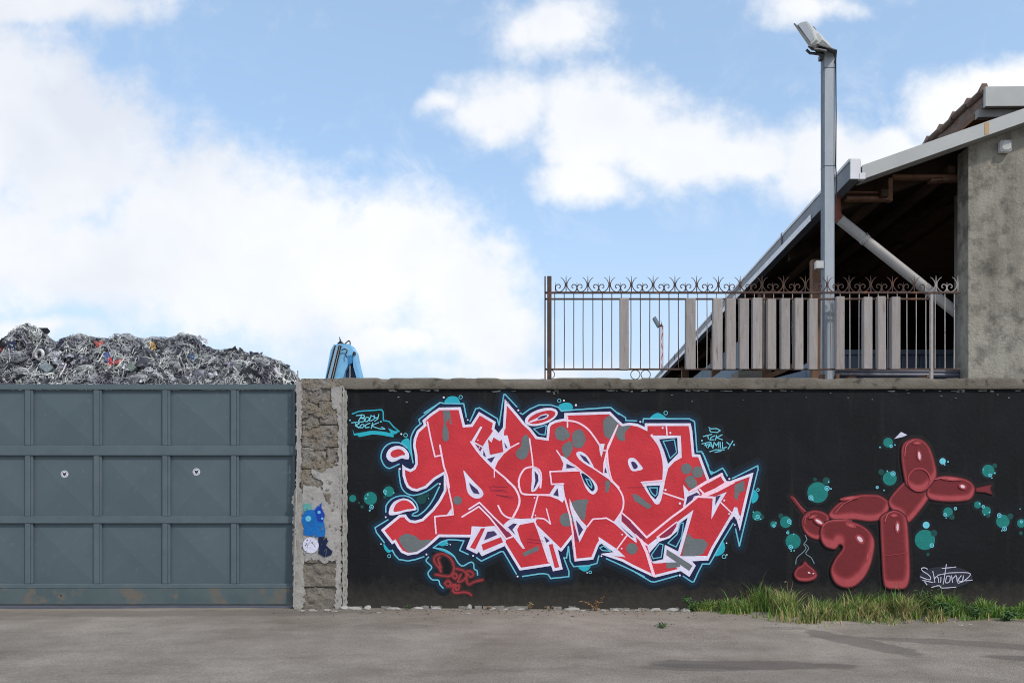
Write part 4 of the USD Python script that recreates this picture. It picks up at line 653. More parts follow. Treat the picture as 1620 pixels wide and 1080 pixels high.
# ================================================================== the sliding gate
GY = 0.06
g_ = lambda px: P(px, 0, GY)[0]
gz = lambda py: P(0, py, GY)[2]
gate = thing('sliding_gate', 'blue-grey sheet steel sliding gate of square pyramid panels', 'gate')
pitch = 108.7
xs = [45 + pitch * k for k in range(-5, 4)]           # centre line of each upright, left to right
xr = 469.0
rows = [(616.5, 704.5), (720, 816), (827.5, 923)]
x_left = xs[0] - 6
for z0, z1, pr in ((616, 607.5, .0), (720, 704.8, .004), (827.3, 816.3, .004), (930, 923.3, .004)):
    obj('rail', bev(g_(x_left), g_(xr), GY - pr, GY + 0.06, gz(z0), gz(z1), .004), M['gate_bar'], gate)
for (t, b) in rows:
    for x in xs + [xr - 3.2]:
        w = 6 if x < 460 else 3
        c = obj('upright', bev(g_(x - w), g_(x + w * .35), GY + .002, GY + 0.058, gz(b) + .001, gz(t) - .001, .004), M['gate_bar'], gate)
        if x < 460:   # the second leg of each upright is a separate angle, set back a little
            obj('angle_leg', bev(g_(x + w * .42), g_(x + w), GY + .010, GY + 0.056, gz(b) + .001, gz(t) - .001, .003), M['gate_bar'], c)
    for i, x in enumerate(xs):
        x0, x1 = g_(x + 6.2), g_((xs[i + 1] - 6.2) if i + 1 < len(xs) else xr - 6.4)
        z0, z1 = gz(b), gz(t); yb, rise = GY + .040, .022
        v = np.array([(x0, yb, z0), (x1, yb, z0), (x1, yb, z1), (x0, yb, z1), ((x0 + x1) / 2, yb - rise, (z0 + z1) / 2), (x0, yb + .004, z0), (x1, yb + .004, z0), (x1, yb + .004, z1), (x0, yb + .004, z1)])
        f = np.array([(0, 1, 4), (1, 2, 4), (2, 3, 4), (3, 0, 4), (5, 7, 6), (5, 8, 7), (0, 5, 6), (0, 6, 1), (1, 6, 7), (1, 7, 2), (2, 7, 8), (2, 8, 3), (3, 8, 5), (3, 5, 0)])
        pan = obj('panel', trimesh.Trimesh(v, f, process=False), M['gate'], gate)
        if t == 720 and i in (5, 7):
            cx = g_(100.5 if i == 5 else 309.5); cz = gz(749.5 if i == 5 else 746)
            sy = yb - rise * (1 - max(abs(cx - (x0 + x1) / 2) / ((x1 - x0) / 2), abs(cz - (z0 + z1) / 2) / ((z1 - z0) / 2))) - .005
            sg = obj('sticker', extrude_xz(Point(cx, cz).buffer(.049, 16), sy, sy + .003), M['white_paint'], gate, label='round white sticker with a dark emblem')
            obj('emblem', extrude_xz(Polygon([(cx + a * .026, cz + b_ * .026) for a, b_ in ((-.8, .8), (0, .55), (.8, .8), (.85, 0), (.4, -.7), (0, -1), (-.4, -.7), (-.85, 0))]), sy - .002, sy - .0004), M['ink'], sg)
            ar = [(cx + .038 * math.cos(a), cz + .038 * math.sin(a)) for a in np.radians(np.arange(20, 175, 22))] + [(cx + .038 * math.cos(a), cz + .038 * math.sin(a)) for a in np.radians(np.arange(200, 345, 22))]
            obj('sticker_print', [extrude_xz(Point(*p).buffer(.0045, 3), sy - .002, sy - .0004) for p in ar], M['ink'], sg)
obj('foot_plate', bev(g_(x_left), g_(xr - .5), GY - .002, GY + .05, gz(955), gz(930.3), .003), M['gate_foot'], gate)
obj('lock_hole', lathe_x([(0, 0), (.012, 0), (.012, .004), (0, .004)], 12).apply_transform(trimesh.transformations.rotation_matrix(math.pi / 2, (1, 0, 0))).apply_translation((g_(97), GY - .0025, gz(941))), M['ink'], gate)
obj('ground_track', bx(g_(x_left), g_(466), GY - .05, GY + .07, -.05, .018), M['pipe_dark'], None, label='low steel ground track under the sliding gate', cat='track', kind='thing')

# ================================================================== the scrap heap behind the gate
HY = 17.0
sky_px = [(-420, 640), (-300, 575), (-160, 548), (-60, 546), (0, 546), (10, 544), (30, 536), (36, 528), (42, 520), (52, 517), (60, 522), (68, 528), (76, 537), (90, 543), (108, 545), (120, 534), (128, 531), (140, 535), (152, 539), (178, 541), (188, 532), (200, 531), (212, 535), (230, 538), (258, 536), (275, 538), (290, 532), (300, 531), (311, 539), (325, 553), (345, 556), (360, 554), (385, 558), (400, 563), (420, 567), (440, 573), (452, 581), (465, 593), (475, 606), (500, 640), (560, 760)]
sx = np.array([P(a, b, HY)[0] for a, b in sky_px]); sz = np.array([P(a, b, HY)[2] for a, b in sky_px]) - .16
def heap_z(X, Y, rough=True):
    X, Y = np.asarray(X, float), np.asarray(Y, float)
    H = np.interp(X, sx, sz)
    z = H - np.where(Y < HY, 0.78 * np.maximum(HY - Y - .25, 0), 0.75 * np.maximum(Y - HY - .4, 0))
    if rough:
        q = np.stack([X, Y, 0 * X], -1)
        far = np.clip(np.abs(Y - HY) / 1.1, 0.04, 1)
        z = z + far * (0.95 * (meshkit.fbm(q * 1.1, 4, 21) - .5) + .42 * (meshkit.fbm(q * 3.2, 3, 25) - .5))
    return np.maximum(z, -0.14)
nx, ny = 330, 150
XX, YY = np.meshgrid(np.linspace(-29, -5.5, nx), np.linspace(8.5, 26, ny))
heapg = trimesh.Trimesh(np.stack([XX, YY, heap_z(XX, YY)], -1).reshape(-1, 3), grid(nx, ny), process=False)
heap = thing('scrap_heap', 'big heap of shredded scrap metal behind the grey gate', 'scrap heap', kind='stuff')
M['scrap_base'] = pm('scrap_fines', (0.022, 0.022, 0.025), (0.06, 0.06, 0.062), scale=9, rough=.7, bump=.06, bscale=14, c3=(.10, .06, .045), s3=5, c3at=.6)
obj('heap_core', heapg, M['scrap_base'], heap, kind='stuff')
def patchy(name, ramp, **kw):
    '''scrap whose tone also drifts from heapful to heapful'''
    n = {'g': ('geometry', {}), 'r': ('rgb_ramp', {'ramp': ramp, 'interpolate': False}), 'nz': ('noise_texture', {'scale': 1.1, 'detail': 3.0, 'roughness': .6}), 't': ('rgb_ramp', {'ramp': [(.36, (.42, .40, .48)), (.45, (.85, .83, .88)), (.54, (1.2, 1.21, 1.16)), (.64, (1.6, 1.6, 1.55))]}), 'm': ('mix', {'mix_type': 'multiply', 'fac': 1.0}), 'p': ('principled_bsdf', {'roughness': kw.get('rough', .5), 'metallic': kw.get('metal', .2)})}
    return usdkit.material(stage, '/World/Looks/' + name, n, [('g.random_per_island', 'r.fac'), ('g.position', 'nz.vector'), ('nz.fac', 't.fac'), ('r.color', 'm.color1'), ('t.color', 'm.color2'), ('m.color', 'p.base_color')], surface='p.BSDF')
M['scrap_wire'] = patchy('scrap_wire', [(0, (.35, .36, .36)), (.14, (.54, .56, .56)), (.24, (.08, .08, .09)), (.36, (.40, .42, .40)), (.48, (.035, .035, .04)), (.64, (.70, .70, .69)), (.74, (.10, .06, .045)), (.80, (.26, .28, .25)), (.88, (.03, .03, .05)), (.96, (.8, .8, .8))], metal=.25, rough=.5)
M['scrap_shard'] = patchy('scrap_shards', [(0, (.05, .05, .06)), (.12, (.30, .31, .30)), (.26, (.50, .50, .50)), (.40, (.06, .055, .08)), (.49, (.66, .66, .66)), (.60, (.16, .15, .19)), (.72, (.34, .34, .38)), (.78, (.17, .085, .06)), (.83, (.38, .09, .08)), (.85, (.07, .11, .24)), (.88, (.09, .13, .10)), (.90, (.26, .20, .11)), (.92, (.75, .75, .78))], metal=.25, rough=.5)
rg = np.random.default_rng(5)
def heap_spots(n_, x0=-19.3, x1=-8.8, y0=14.0, y1=17.9):
    x = rg.uniform(x0, x1, n_); y = y0 + (y1 - y0) * rg.random(n_) ** 0.85
    z = heap_z(x, y); ok = z > 1.6 + .118 * (y + D0) - .25
    return np.stack([x, y, z], 1)[ok]
def normal_at(p):
    e = .12; return np.array([heap_z(p[0] - e, p[1]) - heap_z(p[0] + e, p[1]), heap_z(p[0], p[1] - e) - heap_z(p[0], p[1] + e), 2 * e])
def wires(n_, rad, length, seg=6, curl=1.0):
    base_ = heap_spots(n_); out_v, out_f, o = [], [], 0
    ang = np.arange(3) / 3 * 2 * np.pi
    for p in base_:
        L = rg.uniform(*length); rr_ = rg.uniform(*rad)
        d = rg.normal(size=3); d[2] *= .5; d /= np.linalg.norm(d); pts = [p + np.array([0, -.04, .02 + .10 * rg.random()])]
        bend = rg.normal(size=3) * curl
        for k in range(seg):
            d = d + np.cross(bend, d) * .35 + rg.normal(size=3) * .16; d /= np.linalg.norm(d); pts.append(pts[-1] + d * L / seg)
        pts = np.array(pts); lo = heap_z(pts[:, 0], pts[:, 1]) - .04; pts[:, 2] = np.clip(pts[:, 2], lo, lo + .26)
        tg = np.gradient(pts, axis=0); tg /= np.linalg.norm(tg, axis=1)[:, None]; s = np.cross(tg, [.3, .5, .8]); s /= np.linalg.norm(s, axis=1)[:, None]; t = np.cross(tg, s)
        flat = rg.choice([1.0, 1.0, .35])
        V = (pts[:, None] + rr_ * (np.cos(ang)[None, :, None] * s[:, None] + flat * np.sin(ang)[None, :, None] * t[:, None])).reshape(-1, 3)
        i = (np.arange(seg)[:, None] * 3 + np.arange(3)[None]); j = (np.arange(seg)[:, None] * 3 + (np.arange(3)[None] + 1) % 3)
        out_v.append(V); out_f.append(np.concatenate([np.stack([i, j, j + 3], -1).reshape(-1, 3), np.stack([i, j + 3, i + 3], -1).reshape(-1, 3)]) + o); o += len(V)
    return trimesh.Trimesh(np.vstack(out_v), np.vstack(out_f), process=False)
obj('scrap_wire', [wires(11000, (.005, .013), (.2, .7), 5, curl=2.2), wires(500, (.012, .02), (.3, .8), curl=1.4)], M['scrap_wire'], heap, kind='stuff')
ico = trimesh.creation.icosphere(subdivisions=1)
def shards(n_, size):
    b = heap_spots(n_); V, Fc, o = [], [], 0
    for p in b:
        s = rg.uniform(*size) * np.array([1, rg.uniform(.4, 1), rg.uniform(.08, .5)]); R_ = trimesh.transformations.random_rotation_matrix(rg.random(3))[:3, :3]
        v = ico.vertices * (1 + rg.normal(0, .28, (len(ico.vertices), 1))) * s
        V.append(v @ R_.T + p + np.array([0, -.03, .05])); Fc.append(ico.faces + o); o += len(v)
    return trimesh.Trimesh(np.vstack(V), np.vstack(Fc), process=False)
obj('scrap_shard', [shards(14000, (.018, .07)), shards(1100, (.07, .15)), shards(140, (.15, .26))], M['scrap_shard'], heap, kind='stuff')

# single pieces one can pick out on the heap
def heap_hit(px, py):
    d = P(px, py, 0) - np.array([0, -D0, EYE]); o = np.array([0, -D0, EYE])
    for t in np.linspace(2.0, 2.9, 700):
        q = o + d * t
        if q[2] < heap_z(q[0], q[1]) + .02: return q
    return o + d * ((HY + D0) / D0)
def crumpled(w, h, amp, seed, n_=12):
    U_, V_ = np.meshgrid(np.linspace(-.5, .5, n_), np.linspace(-.5, .5, n_)); q = np.stack([U_ * 3, V_ * 3, 0 * U_ + seed], -1)
    Zz = amp * (np.abs(meshkit.fbm(q, 3, seed) - .5) * 4 - .5); k = 1 + .25 * (meshkit.noise(q * 1.3, seed + 2) - .5)
    top = np.stack([U_ * w * k, V_ * h * k, Zz], -1).reshape(-1, 3); f = grid(n_, n_); o = len(top)
    bt = top - [0, 0, .012]
    ring = np.concatenate([np.arange(n_), np.arange(1, n_) * n_ + n_ - 1, (n_ - 1) * n_ + np.arange(n_ - 2, -1, -1), np.arange(n_ - 2, 0, -1) * n_]); nxt = np.roll(ring, -1)
    return trimesh.Trimesh(np.vstack([top, bt]), np.vstack([f, f[:, ::-1] + o, np.stack([ring, ring + o, nxt + o], 1), np.stack([ring, nxt + o, nxt], 1)]), process=False)
CL = {}
def cmat(c):
    k = 'scrap_paint_%d_%d_%d' % tuple(c)
    if k not in CL: CL[k] = pm(k, lin(*c), lin(*[x * .75 for x in c]), scale=6, rough=.55, metal=.1, c3=tuple(x * .35 for x in lin(*c)), s3=12, c3at=.6)
    return CL[k]
def lay_on(m, px, py, tilt, spin, lift=.08):
    p = heap_hit(px, py); n_ = normal_at(p); n_ = n_ / np.linalg.norm(n_) + np.array([0, -.35, 0]); n_ /= np.linalg.norm(n_)
    m.apply_transform(trimesh.transformations.rotation_matrix(spin, (0, 0, 1))); m.apply_transform(trimesh.transformations.rotation_matrix(tilt, (1, 0, 0)))
    m.apply_transform(trimesh.geometry.align_vectors([0, 0, 1], n_)); m.apply_translation(p + n_ * lift); return m
pieces = [('s', 160.5, 550, .34, .26, (196, 88, 78), 'faded red crumpled sheet lying below the middle crest of the scrap heap', 'scrap sheet'), ('s', 7, 553, .36, .22, (150, 40, 48), 'dark red sheet at the far left end of the scrap heap', 'scrap sheet'), ('s', 22, 552, .5, .2, (36, 44, 76), 'navy blue sheet on the crest of the heap beside the dark red one', 'scrap sheet'), ('s', 172, 569, .46, .2, (60, 78, 130), 'blue crumpled sheet just above the bright red scrap rag', 'scrap sheet'), ('s', 175, 577, .32, .18, (200, 70, 66), 'bright red rag-like sheet in the middle of the heap', 'scrap sheet'), ('s', 191, 575, .3, .18, (178, 80, 76), 'pale red scrap piece to the right of the bright red rag', 'scrap sheet'),
    ('s', 50, 550, .5, .34, (70, 72, 66), 'olive dark lid under the left crest of the scrap heap', 'scrap sheet'), ('s', 97, 551, .5, .2, (40, 42, 60), 'dark slate sheet on the dip between the two left crests', 'scrap sheet'), ('s', 243, 551, .34, .16, (190, 150, 84), 'ochre yellow scrap piece under the right crest of the heap', 'scrap sheet'), ('s', 305, 572, .44, .22, (66, 96, 130), 'steel blue scrap panel below the right crest of the heap', 'scrap sheet'), ('s', 361, 584, .38, .22, (176, 168, 200), 'pale lilac scrap panel on the right slope of the heap', 'scrap sheet'), ('s', 330, 582, .5, .14, (34, 34, 50), 'long dark strip beside the pale lilac scrap panel', 'scrap sheet'), ('s', 408, 584, .7, .16, (38, 38, 52), 'long dark strip near the right foot of the scrap heap', 'scrap sheet'), ('s', 436, 592, .36, .2, (200, 198, 204), 'small white sheet near the right foot of the scrap heap', 'scrap sheet'),
    ('b', 76, 586, .34, .26, (128, 138, 142), 'grey crushed metal box low on the left side of the heap', 'scrap box'), ('b', 209, 585, .28, .22, (112, 126, 118), 'grey green crushed box low in the middle of the heap', 'scrap box'), ('r', 63.5, 568, .17, .05, (205, 203, 198), 'white ring standing out on the left side of the scrap heap', 'ring'), ('t', 100, 595, .8, .025, (190, 186, 190), 'long straight pale rod at the foot of the heap over the second gate panel', 'scrap rod'), ('t', 56, 560, .6, .022, (176, 178, 172), 'pale rod leaning beside the white ring on the heap', 'scrap rod'), ('t', 260, 556, .6, .03, (60, 58, 66), 'dark pipe below the right crest of the scrap heap', 'scrap pipe')]
whites = [(78, 557), (93, 563), (116, 570), (93, 577), (118, 573), (128, 568), (86, 569), (204, 557), (207, 562), (181, 562), (200, 585), (130, 551), (145, 606), (228, 606), (252, 598), (240, 590), (317, 540), (322, 543), (150, 600), (270, 601), (30, 575), (340, 596), (375, 594), (300, 601)]
darks = [(108, 557), (150, 566), (160, 590), (122, 553), (176, 553), (225, 578), (230, 562), (262, 566), (285, 560), (300, 556), (342, 571), (395, 599), (80, 597), (40, 598), (250, 575), (68, 566), (418, 596), (365, 600), (140, 583), (35, 585)]
for i, (k, px, py, w, h, c, lab, cat) in enumerate(pieces):
    if k == 's': m = lay_on(crumpled(w, h, .05, 60 + i), px, py, rg.uniform(-.4, .4), rg.uniform(-.3, .3), .12)
    elif k == 'b': m = lay_on(shards.__globals__['ico'].copy().subdivide(), px, py, 0, 0, .1) if False else lay_on(trimesh.Trimesh(*[(lambda b_: (b_.vertices * np.array([w, h, .16]) * (1 + .1 * (meshkit.noise(b_.vertices * 5, i)[:, None] - .5)), b_.faces))(trimesh.creation.box((1, 1, 1)).subdivide().subdivide())][0], process=False), px, py, .3, .5, .14)
    elif k == 'r': m = lay_on(trimesh.creation.torus(w, h, 24, 10), px, py, .9, 0, .2)
    else: a_ = rg.uniform(-.5, .5); m = lay_on(tube(np.array([(-w / 2, 0, 0), (-w / 6, .02, .02), (w / 6, .0, .03), (w / 2, .03, 0)]), h, 7), px, py, .2, -.7, .12)
    obj({'s': 'scrap_sheet', 'b': 'crushed_box', 'r': 'metal_ring', 't': 'scrap_rod'}[k], m, cmat(c), None, False, lab, cat)
TAKEN = set()
REF = [(160, 550, 'the faded red sheet'), (7, 553, 'the dark red sheet at the far left'), (22, 552, 'the navy sheet'), (175, 577, 'the bright red rag'), (50, 550, 'the olive lid'), (97, 551, 'the slate sheet'), (243, 551, 'the ochre piece'), (305, 572, 'the steel blue panel'), (361, 584, 'the pale lilac panel'), (436, 592, 'the heap foot by the pillar'), (76, 586, 'the grey crushed box'), (209, 585, 'the grey green box'), (63, 568, 'the white ring'), (300, 534, 'the right hand crest')]
def where(px, py, head):
    for x, y, nm in sorted(REF, key=lambda r_: math.hypot(r_[0] - px, r_[1] - py))[:5]:
        dx, dy = px - x, py - y
        side = ('below' if dy > 0 else 'above') if abs(dy) > abs(dx) else ('to the right of' if dx > 0 else 'to the left of')
        lab = f'{head} {side} {nm} on the heap'
        if lab not in TAKEN and len(lab.split()) <= 16: TAKEN.add(lab); return lab
    k_ = len(TAKEN); TAKEN.add(k_); return f'{head} low on the scrap heap beside the gate top' if px > 200 else f'{head} on the left part of the scrap heap'
for i, (px, py) in enumerate(whites):
    obj('white_scrap_sheet', lay_on(crumpled(rg.uniform(.2, .36), rg.uniform(.12, .2), .10, 120 + i, 9), px, py, rg.uniform(-.6, .3), rg.uniform(-1, 1), .13), cmat((206, 206, 212)), None, False, where(px, py, 'crumpled white sheet'), 'scrap sheet', 'white sheets in the scrap heap')
for i, (px, py) in enumerate(darks):
    obj('dark_scrap_sheet', lay_on(crumpled(rg.uniform(.3, .5), rg.uniform(.14, .22), .05, 160 + i, 9), px, py, rg.uniform(-.3, .2), rg.uniform(-.6, .6), .07), cmat((58, 56, 66)), None, False, where(px, py, 'crumpled dark sheet'), 'scrap sheet', 'dark sheets in the scrap heap')
bundles = [(52, 531, .62, .50), (26, 568, .8, .42), (130, 538, .42, .3), (203, 537, .46, .3), (302, 537, .38, .24), (415, 577, .5, .36), (380, 580, .55, .34), (140, 587, .6, .3), (40, 592, .6, .3), (318, 593, .45, .28), (275, 580, .45, .28), (225, 599, .4, .25)]
for i, (px, py, w, h) in enumerate(bundles):   # tangled balls of wire
    c0 = heap_hit(px, py) + np.array([0, -.1, .02]); ms = [trimesh.Trimesh(ico.vertices * np.array([w, .3, h]) * .42 * (1 + rg.normal(0, .15, (len(ico.vertices), 1))) + c0, ico.faces, process=False)]
    for k in range(70):
        a, b_ = rg.uniform(0, 2 * np.pi), rg.uniform(.25, 1.0); t_ = np.linspace(a, a + rg.uniform(1.2, 3.5), 9); ax = rg.normal(size=3); ax /= np.linalg.norm(ax); R_ = trimesh.geometry.align_vectors([0, 0, 1], ax)[:3, :3]
        q = np.stack([np.cos(t_), np.sin(t_), .25 * np.sin(2 * t_)], 1) @ R_.T * np.array([w, .5 * w, h]) * .52 * (.75 + .35 * b_)
        ms.append(tube(c0 + q, rg.uniform(.008, .017), 3, False))
    obj('wire_tangle', ms, M['scrap_wire'], None, False, where(px, py, 'tangled wire ball') if i else 'tallest knob of tangled metal crowning the left end of the scrap heap', 'wire tangle', 'wire tangles in the scrap heap' if i else None)

# ================================================================== the blue grab arm behind the wall
CRY = 6.0
crane = thing('crane_arm', 'light blue hydraulic arm of a scrap handler rising above the wall coping', 'crane arm')
tZ = T(470, 520, 9.53)
def prism(pts, y0, y1, at=CRY, drop=None):
    k = (D0 + at) / F
    return extrude_xz(Polygon([((x - CX) * k, EYE + (CY - y) * k) for x, y in pts]).buffer(0), y0, y1)
obj('boom', prism(tZ((430, 720), (505, 320), (552, 238), (640, 226), (790, 228), (832, 320), (842, 405), (770, 432), (775, 535), (722, 640), (690, 750), (400, 3100), (150, 3100)), CRY, CRY + .42), M['crane'], crane)
obj('strut', prism(tZ((790, 228), (855, 335), (885, 500), (945, 745), (1100, 3100), (1000, 3100), (895, 745), (842, 560), (835, 400)), CRY + .02, CRY + .40), M['crane'], crane)
obj('inner_plate', prism(tZ((765, 430), (838, 402), (832, 530), (895, 740), (980, 3100), (720, 3100), (735, 740), (722, 640), (778, 540)), CRY + .12, CRY + .30), M['crane_dark'], crane)
obj('inner_link', prism(tZ((770, 400), (838, 395), (830, 520), (780, 540)), CRY - .02, CRY + .12), M['crane_mid'], crane)
for i, o in enumerate((0, 34, 66, 98)):
    a, b_ = P(*tZ((575 + o * .9, 250))[0], CRY - .045), P(*tZ((450 + o, 740))[0], CRY - .045); c_ = a + (b_ - a) * 6
    c_ = P(*tZ((330 + o, 1300))[0], CRY - .045)
    obj('hydraulic_pipe', tube([a, b_, c_], .014, 8), M['hose'] if i != 1 else M['crane'], crane, True)
    if i < 3:
        a2, b2 = P(*tZ((592 + o * .9, 250))[0], CRY - .04), P(*tZ((467 + o, 740))[0], CRY - .04)
        obj('pale_pipe', tube([a2, b2, P(*tZ((347 + o, 1300))[0], CRY - .04)], .009, 8), M['lamp_case'], crane, True)
obj('hose_loop', tube([P(*p, CRY + .1) for p in spline(tZ((700, 250), (745, 205), (778, 182), (798, 200), (802, 260)), 5)], .013, 8), M['hose'], crane, True)
obj('hose_loop', tube([P(*p, CRY - .05) for p in spline(tZ((670, 318), (720, 305), (755, 330), (735, 380), (745, 430)), 5)], .012, 8), M['hose'], crane, True)
obj('lever', [tube([P(*tZ((638, 122))[0], CRY + .1), P(*tZ((655, 190))[0], CRY + .1), P(*tZ((690, 240))[0], CRY + .1)], [.006, .02, .035], 8), tube([P(*tZ((655, 190))[0], CRY + .1), P(*tZ((618, 235))[0], CRY + .1)], [.018, .03], 8)], M['hose'], crane, True)
obj('bracket', prism(tZ((478, 380), (495, 385), (492, 450), (480, 440)), CRY + .1, CRY + .2), M['hose'], crane)
obj('bracket', prism(tZ((848, 350), (870, 345), (866, 400), (850, 395)), CRY - .03, CRY + .1), M['hose'], crane)
obj('pale_cable', tube([P(*tZ((797, 550))[0], CRY - .05), P(*tZ((797, 900))[0], CRY - .05)], .008, 6), M['lamp_case'], crane, True)

# ================================================================== the iron railing on the wall
RY = 0.13
rx_ = lambda px: P(px, 0, RY)[0]
rz_ = lambda py: P(0, py, RY)[2]
rail = thing('iron_railing', 'rusty wrought iron railing with scroll finials and grey boards on the wall coping', 'railing')
RZT, RZ2, RZB = rz_(463), rz_(473), rz_(584)
obj('top_rail', bev(rx_(862), rx_(1519), RY - .016, RY + .016, RZT - .012, RZT + .012, .003), M['iron'], rail)
obj('second_rail', bev(rx_(862), rx_(1472), RY - .012, RY + .012, RZ2 - .011, RZ2 + .011, .003), M['iron'], rail)
obj('bottom_rail', bev(rx_(862), rx_(1519), RY - .014, RY + .014, RZB - .011, RZB + .011, .003), M['iron'], rail)
obj('post', bev(rx_(865.6), rx_(872.6), RY - .05, RY + .01, WTOP - .02, rz_(438), .004), M['iron'], rail, label='stout dark corner post')
obj('thin_post', bev(rx_(861.2), rx_(863.4), RY - .012, RY + .012, WTOP - .02, rz_(437), .003), M['iron'], rail)
obj('thin_post', bev(rx_(1470.5), rx_(1475), RY - .03, RY + .015, WTOP - .02, rz_(466), .004), M['iron_light'], rail, label='pale primed post near the concrete wall')
bx_ = 877.6; k = 0
while bx_ < 1518:
    light = bx_ > 1100
    dark_back = 1210 < bx_ < 1345
    obj('bar', tube([(rx_(bx_) + .004 * math.sin(k * 3.1), RY, RZB - .005), (rx_(bx_) + .003 * math.sin(k * 1.7), RY, (RZB + RZT) / 2), (rx_(bx_), RY, RZT + .005)], .0068, 6), M['iron_light'] if light else M['iron'], rail, True)
    bx_ += 15.05 + (.05 if k % 2 else -.05); k += 1
for px in (1013.3,):
    for s in (-1, 1):
        c = np.array([rx_(px + s * 8.2), RY, (RZB + WTOP) / 2 - .003]); rad = (RZB - WTOP) / 2 - .006
        obj('ring_scroll', tube([c + rad * np.array([math.cos(a), 0, math.sin(a)]) for a in np.linspace(0, 2 * np.pi, 25)], .006, 6, False), M['iron'], rail, True)
c = np.array([rx_(870), RY, (RZB + WTOP) / 2]); rad = (RZB - WTOP) / 2 - .006
obj('ring_scroll', tube([c + rad * np.array([math.cos(a), 0, math.sin(a)]) for a in np.linspace(-1.5, 1.5, 13)], .006, 6), M['iron'], rail, True)
u = (1 / 4.05) / F * (D0 + RY)     # one unit of the close-up in metres at the railing
S_ = [(36, 96), (24, 88), (11, 70), (5, 50), (8, 34), (20, 15), (36, 4), (52, 3), (64, 14), (68, 32), (60, 47), (46, 50), (37, 41), (39, 30), (47, 28)]
SC = spline(S_, 3)
for kk in range(20):
    px = 895.6 + 34.42 * kk
    if px > 1520: break
    rust = M['iron'] if px < 1480 else M['iron_light']
    fin = obj('finial_stem', tube([(rx_(px), RY, RZT), (rx_(px), RY, RZT + 60 * u), (rx_(px), RY, RZT + 108 * u)], [.007, .008, .003], 6), rust, rail, True)
    for s in (-1, 1):
        if px + s * 16 > 1519: continue
        obj('scroll', tube([(rx_(px) + s * a * u, RY, RZT + .006 + b * u) for a, b in SC], np.r_[np.linspace(.003, .008, 12), np.full(len(SC) - 12, .0065)], 5), rust, rail, True) if px - 35 > 862 or s == 1 or True else None
    sm = px - 17.2
    obj('small_stem', tube([(rx_(sm), RY, RZT), (rx_(sm), RY, RZT + 66 * u)], [.006, .003], 6), rust, rail, True)
boards = [(980.7, 995), (1085, 1100.5), (1128, 1143), (1149, 1164), (1170, 1185), (1190.8, 1206), (1214.5, 1228), (1236, 1250), (1258, 1271), (1280, 1293.5), (1323.3, 1336.3), (1367, 1380.3), (1389.3, 1402), (1411.2, 1424.6)]
r = np.random.default_rng(19)
YB = RY - .075
for i, (a, b) in enumerate(boards):
    k_ = (D0 + YB) / F
    x0, x1 = (a - CX) * k_, (b - CX) * k_; zt = EYE + (CY - (472 + r.uniform(-1.2, 1.2) - (i > 9) * 2.5)) * k_; zb = EYE + (CY - (583.5 + r.uniform(-.5, .8))) * k_
    m = bev(x0, x1, YB, YB + .095, zb, zt, .004); m = m.subdivide().subdivide()
    m.vertices[:, 0] += r.uniform(-.004, .004) * (m.vertices[:, 2] - zb) + .0015 * (meshkit.noise(m.vertices * np.array([3, 3, 9]), i) - .5)
    t_ = r.uniform(.9, 1.08)
    bm = 'board' if i % 3 == 0 else f'board_{i % 3}'
    if bm not in M: M[bm] = pm('grey_' + bm, tuple(x * (.94 if i % 3 == 1 else 1.07) for x in (0.265, 0.237, 0.225)), tuple(x * (.94 if i % 3 == 1 else 1.05) for x in (0.32, 0.292, 0.28)), scale=5, rough=.85, spec=.2, bump=.003, bscale=30, stretch=(6, 6, .6), c3=(.17, .12, .09), s3=7, c3at=.6)
    obj('board', m, M[bm], rail)

# ================================================================== the flood lamp post
LY = 0.30
lx = lambda px: P(px, 0, LY)[0]
lz = lambda py: P(0, py, LY)[2]
lamp = thing('lamp_post', 'tall grey-blue square lamp post with a floodlight on the wall coping', 'lamp post')
obj('pole', bev(lx(1304.2), lx(1319.2), LY - .005, LY + .13, WTOP - .01, lz(81), .006), M['pole'], lamp)
obj('side_channel', bev(lx(1303.0), lx(1304.1), LY + .004, LY + .12, WTOP - .01, lz(84), .002), M['pole_dark'], lamp)
obj('side_channel', bev(lx(1319.3), lx(1320.8), LY + .004, LY + .12, WTOP - .01, lz(84), .002), M['pole_dark'], lamp)
for py in (107, 262): obj('seam_band', bev(lx(1302.8), lx(1321.0), LY - .009, LY + .13, lz(py + .9), lz(py - .3), .002), M['pole_dark'], lamp)
obj('cable', tube([(lx(1321.6), LY - .01, lz(95)), (lx(1322.3), LY - .012, lz(180)), (lx(1321.5), LY - .012, lz(262)), (lx(1323.2), LY - .01, lz(290)), (lx(1322.8), LY + .02, lz(320))], .009, 6), M['hose'], lamp, True)
obj('foot_bracket', bev(lx(1299), lx(1304), LY - .03, LY + .1, WTOP - .005, WTOP + .09, .004), M['rust'], lamp)
obj('foot_bracket', bev(lx(1320.9), lx(1327), LY - .03, LY + .1, WTOP - .005, WTOP + .09, .004), M['rust'], lamp)
obj('small_box', bev(lx(1290), lx(1302.6), LY - .02, LY + .05, lz(425), lz(413), .006), M['lamp_case'], lamp, label='small pale box on the left side of the pole')
tV = T(1180, 20, 2.843)
def lp(pts): return [(lx(px), lz(py)) for px, py in tV(*pts)]
pl_ = [(lx(px), y, lz(py)) for (px, py), y in zip(tV((318, 162), (368, 141), (440, 174), (392, 196)), (LY - .10, LY + .38, LY + .30, LY - .16))]
v = np.array(pl_ + [(a, b, c_ - .014) for a, b, c_ in pl_]); top_ = trimesh.convex.convex_hull(v)
obj('top_plate', top_, M['lamp_dark'], lamp)
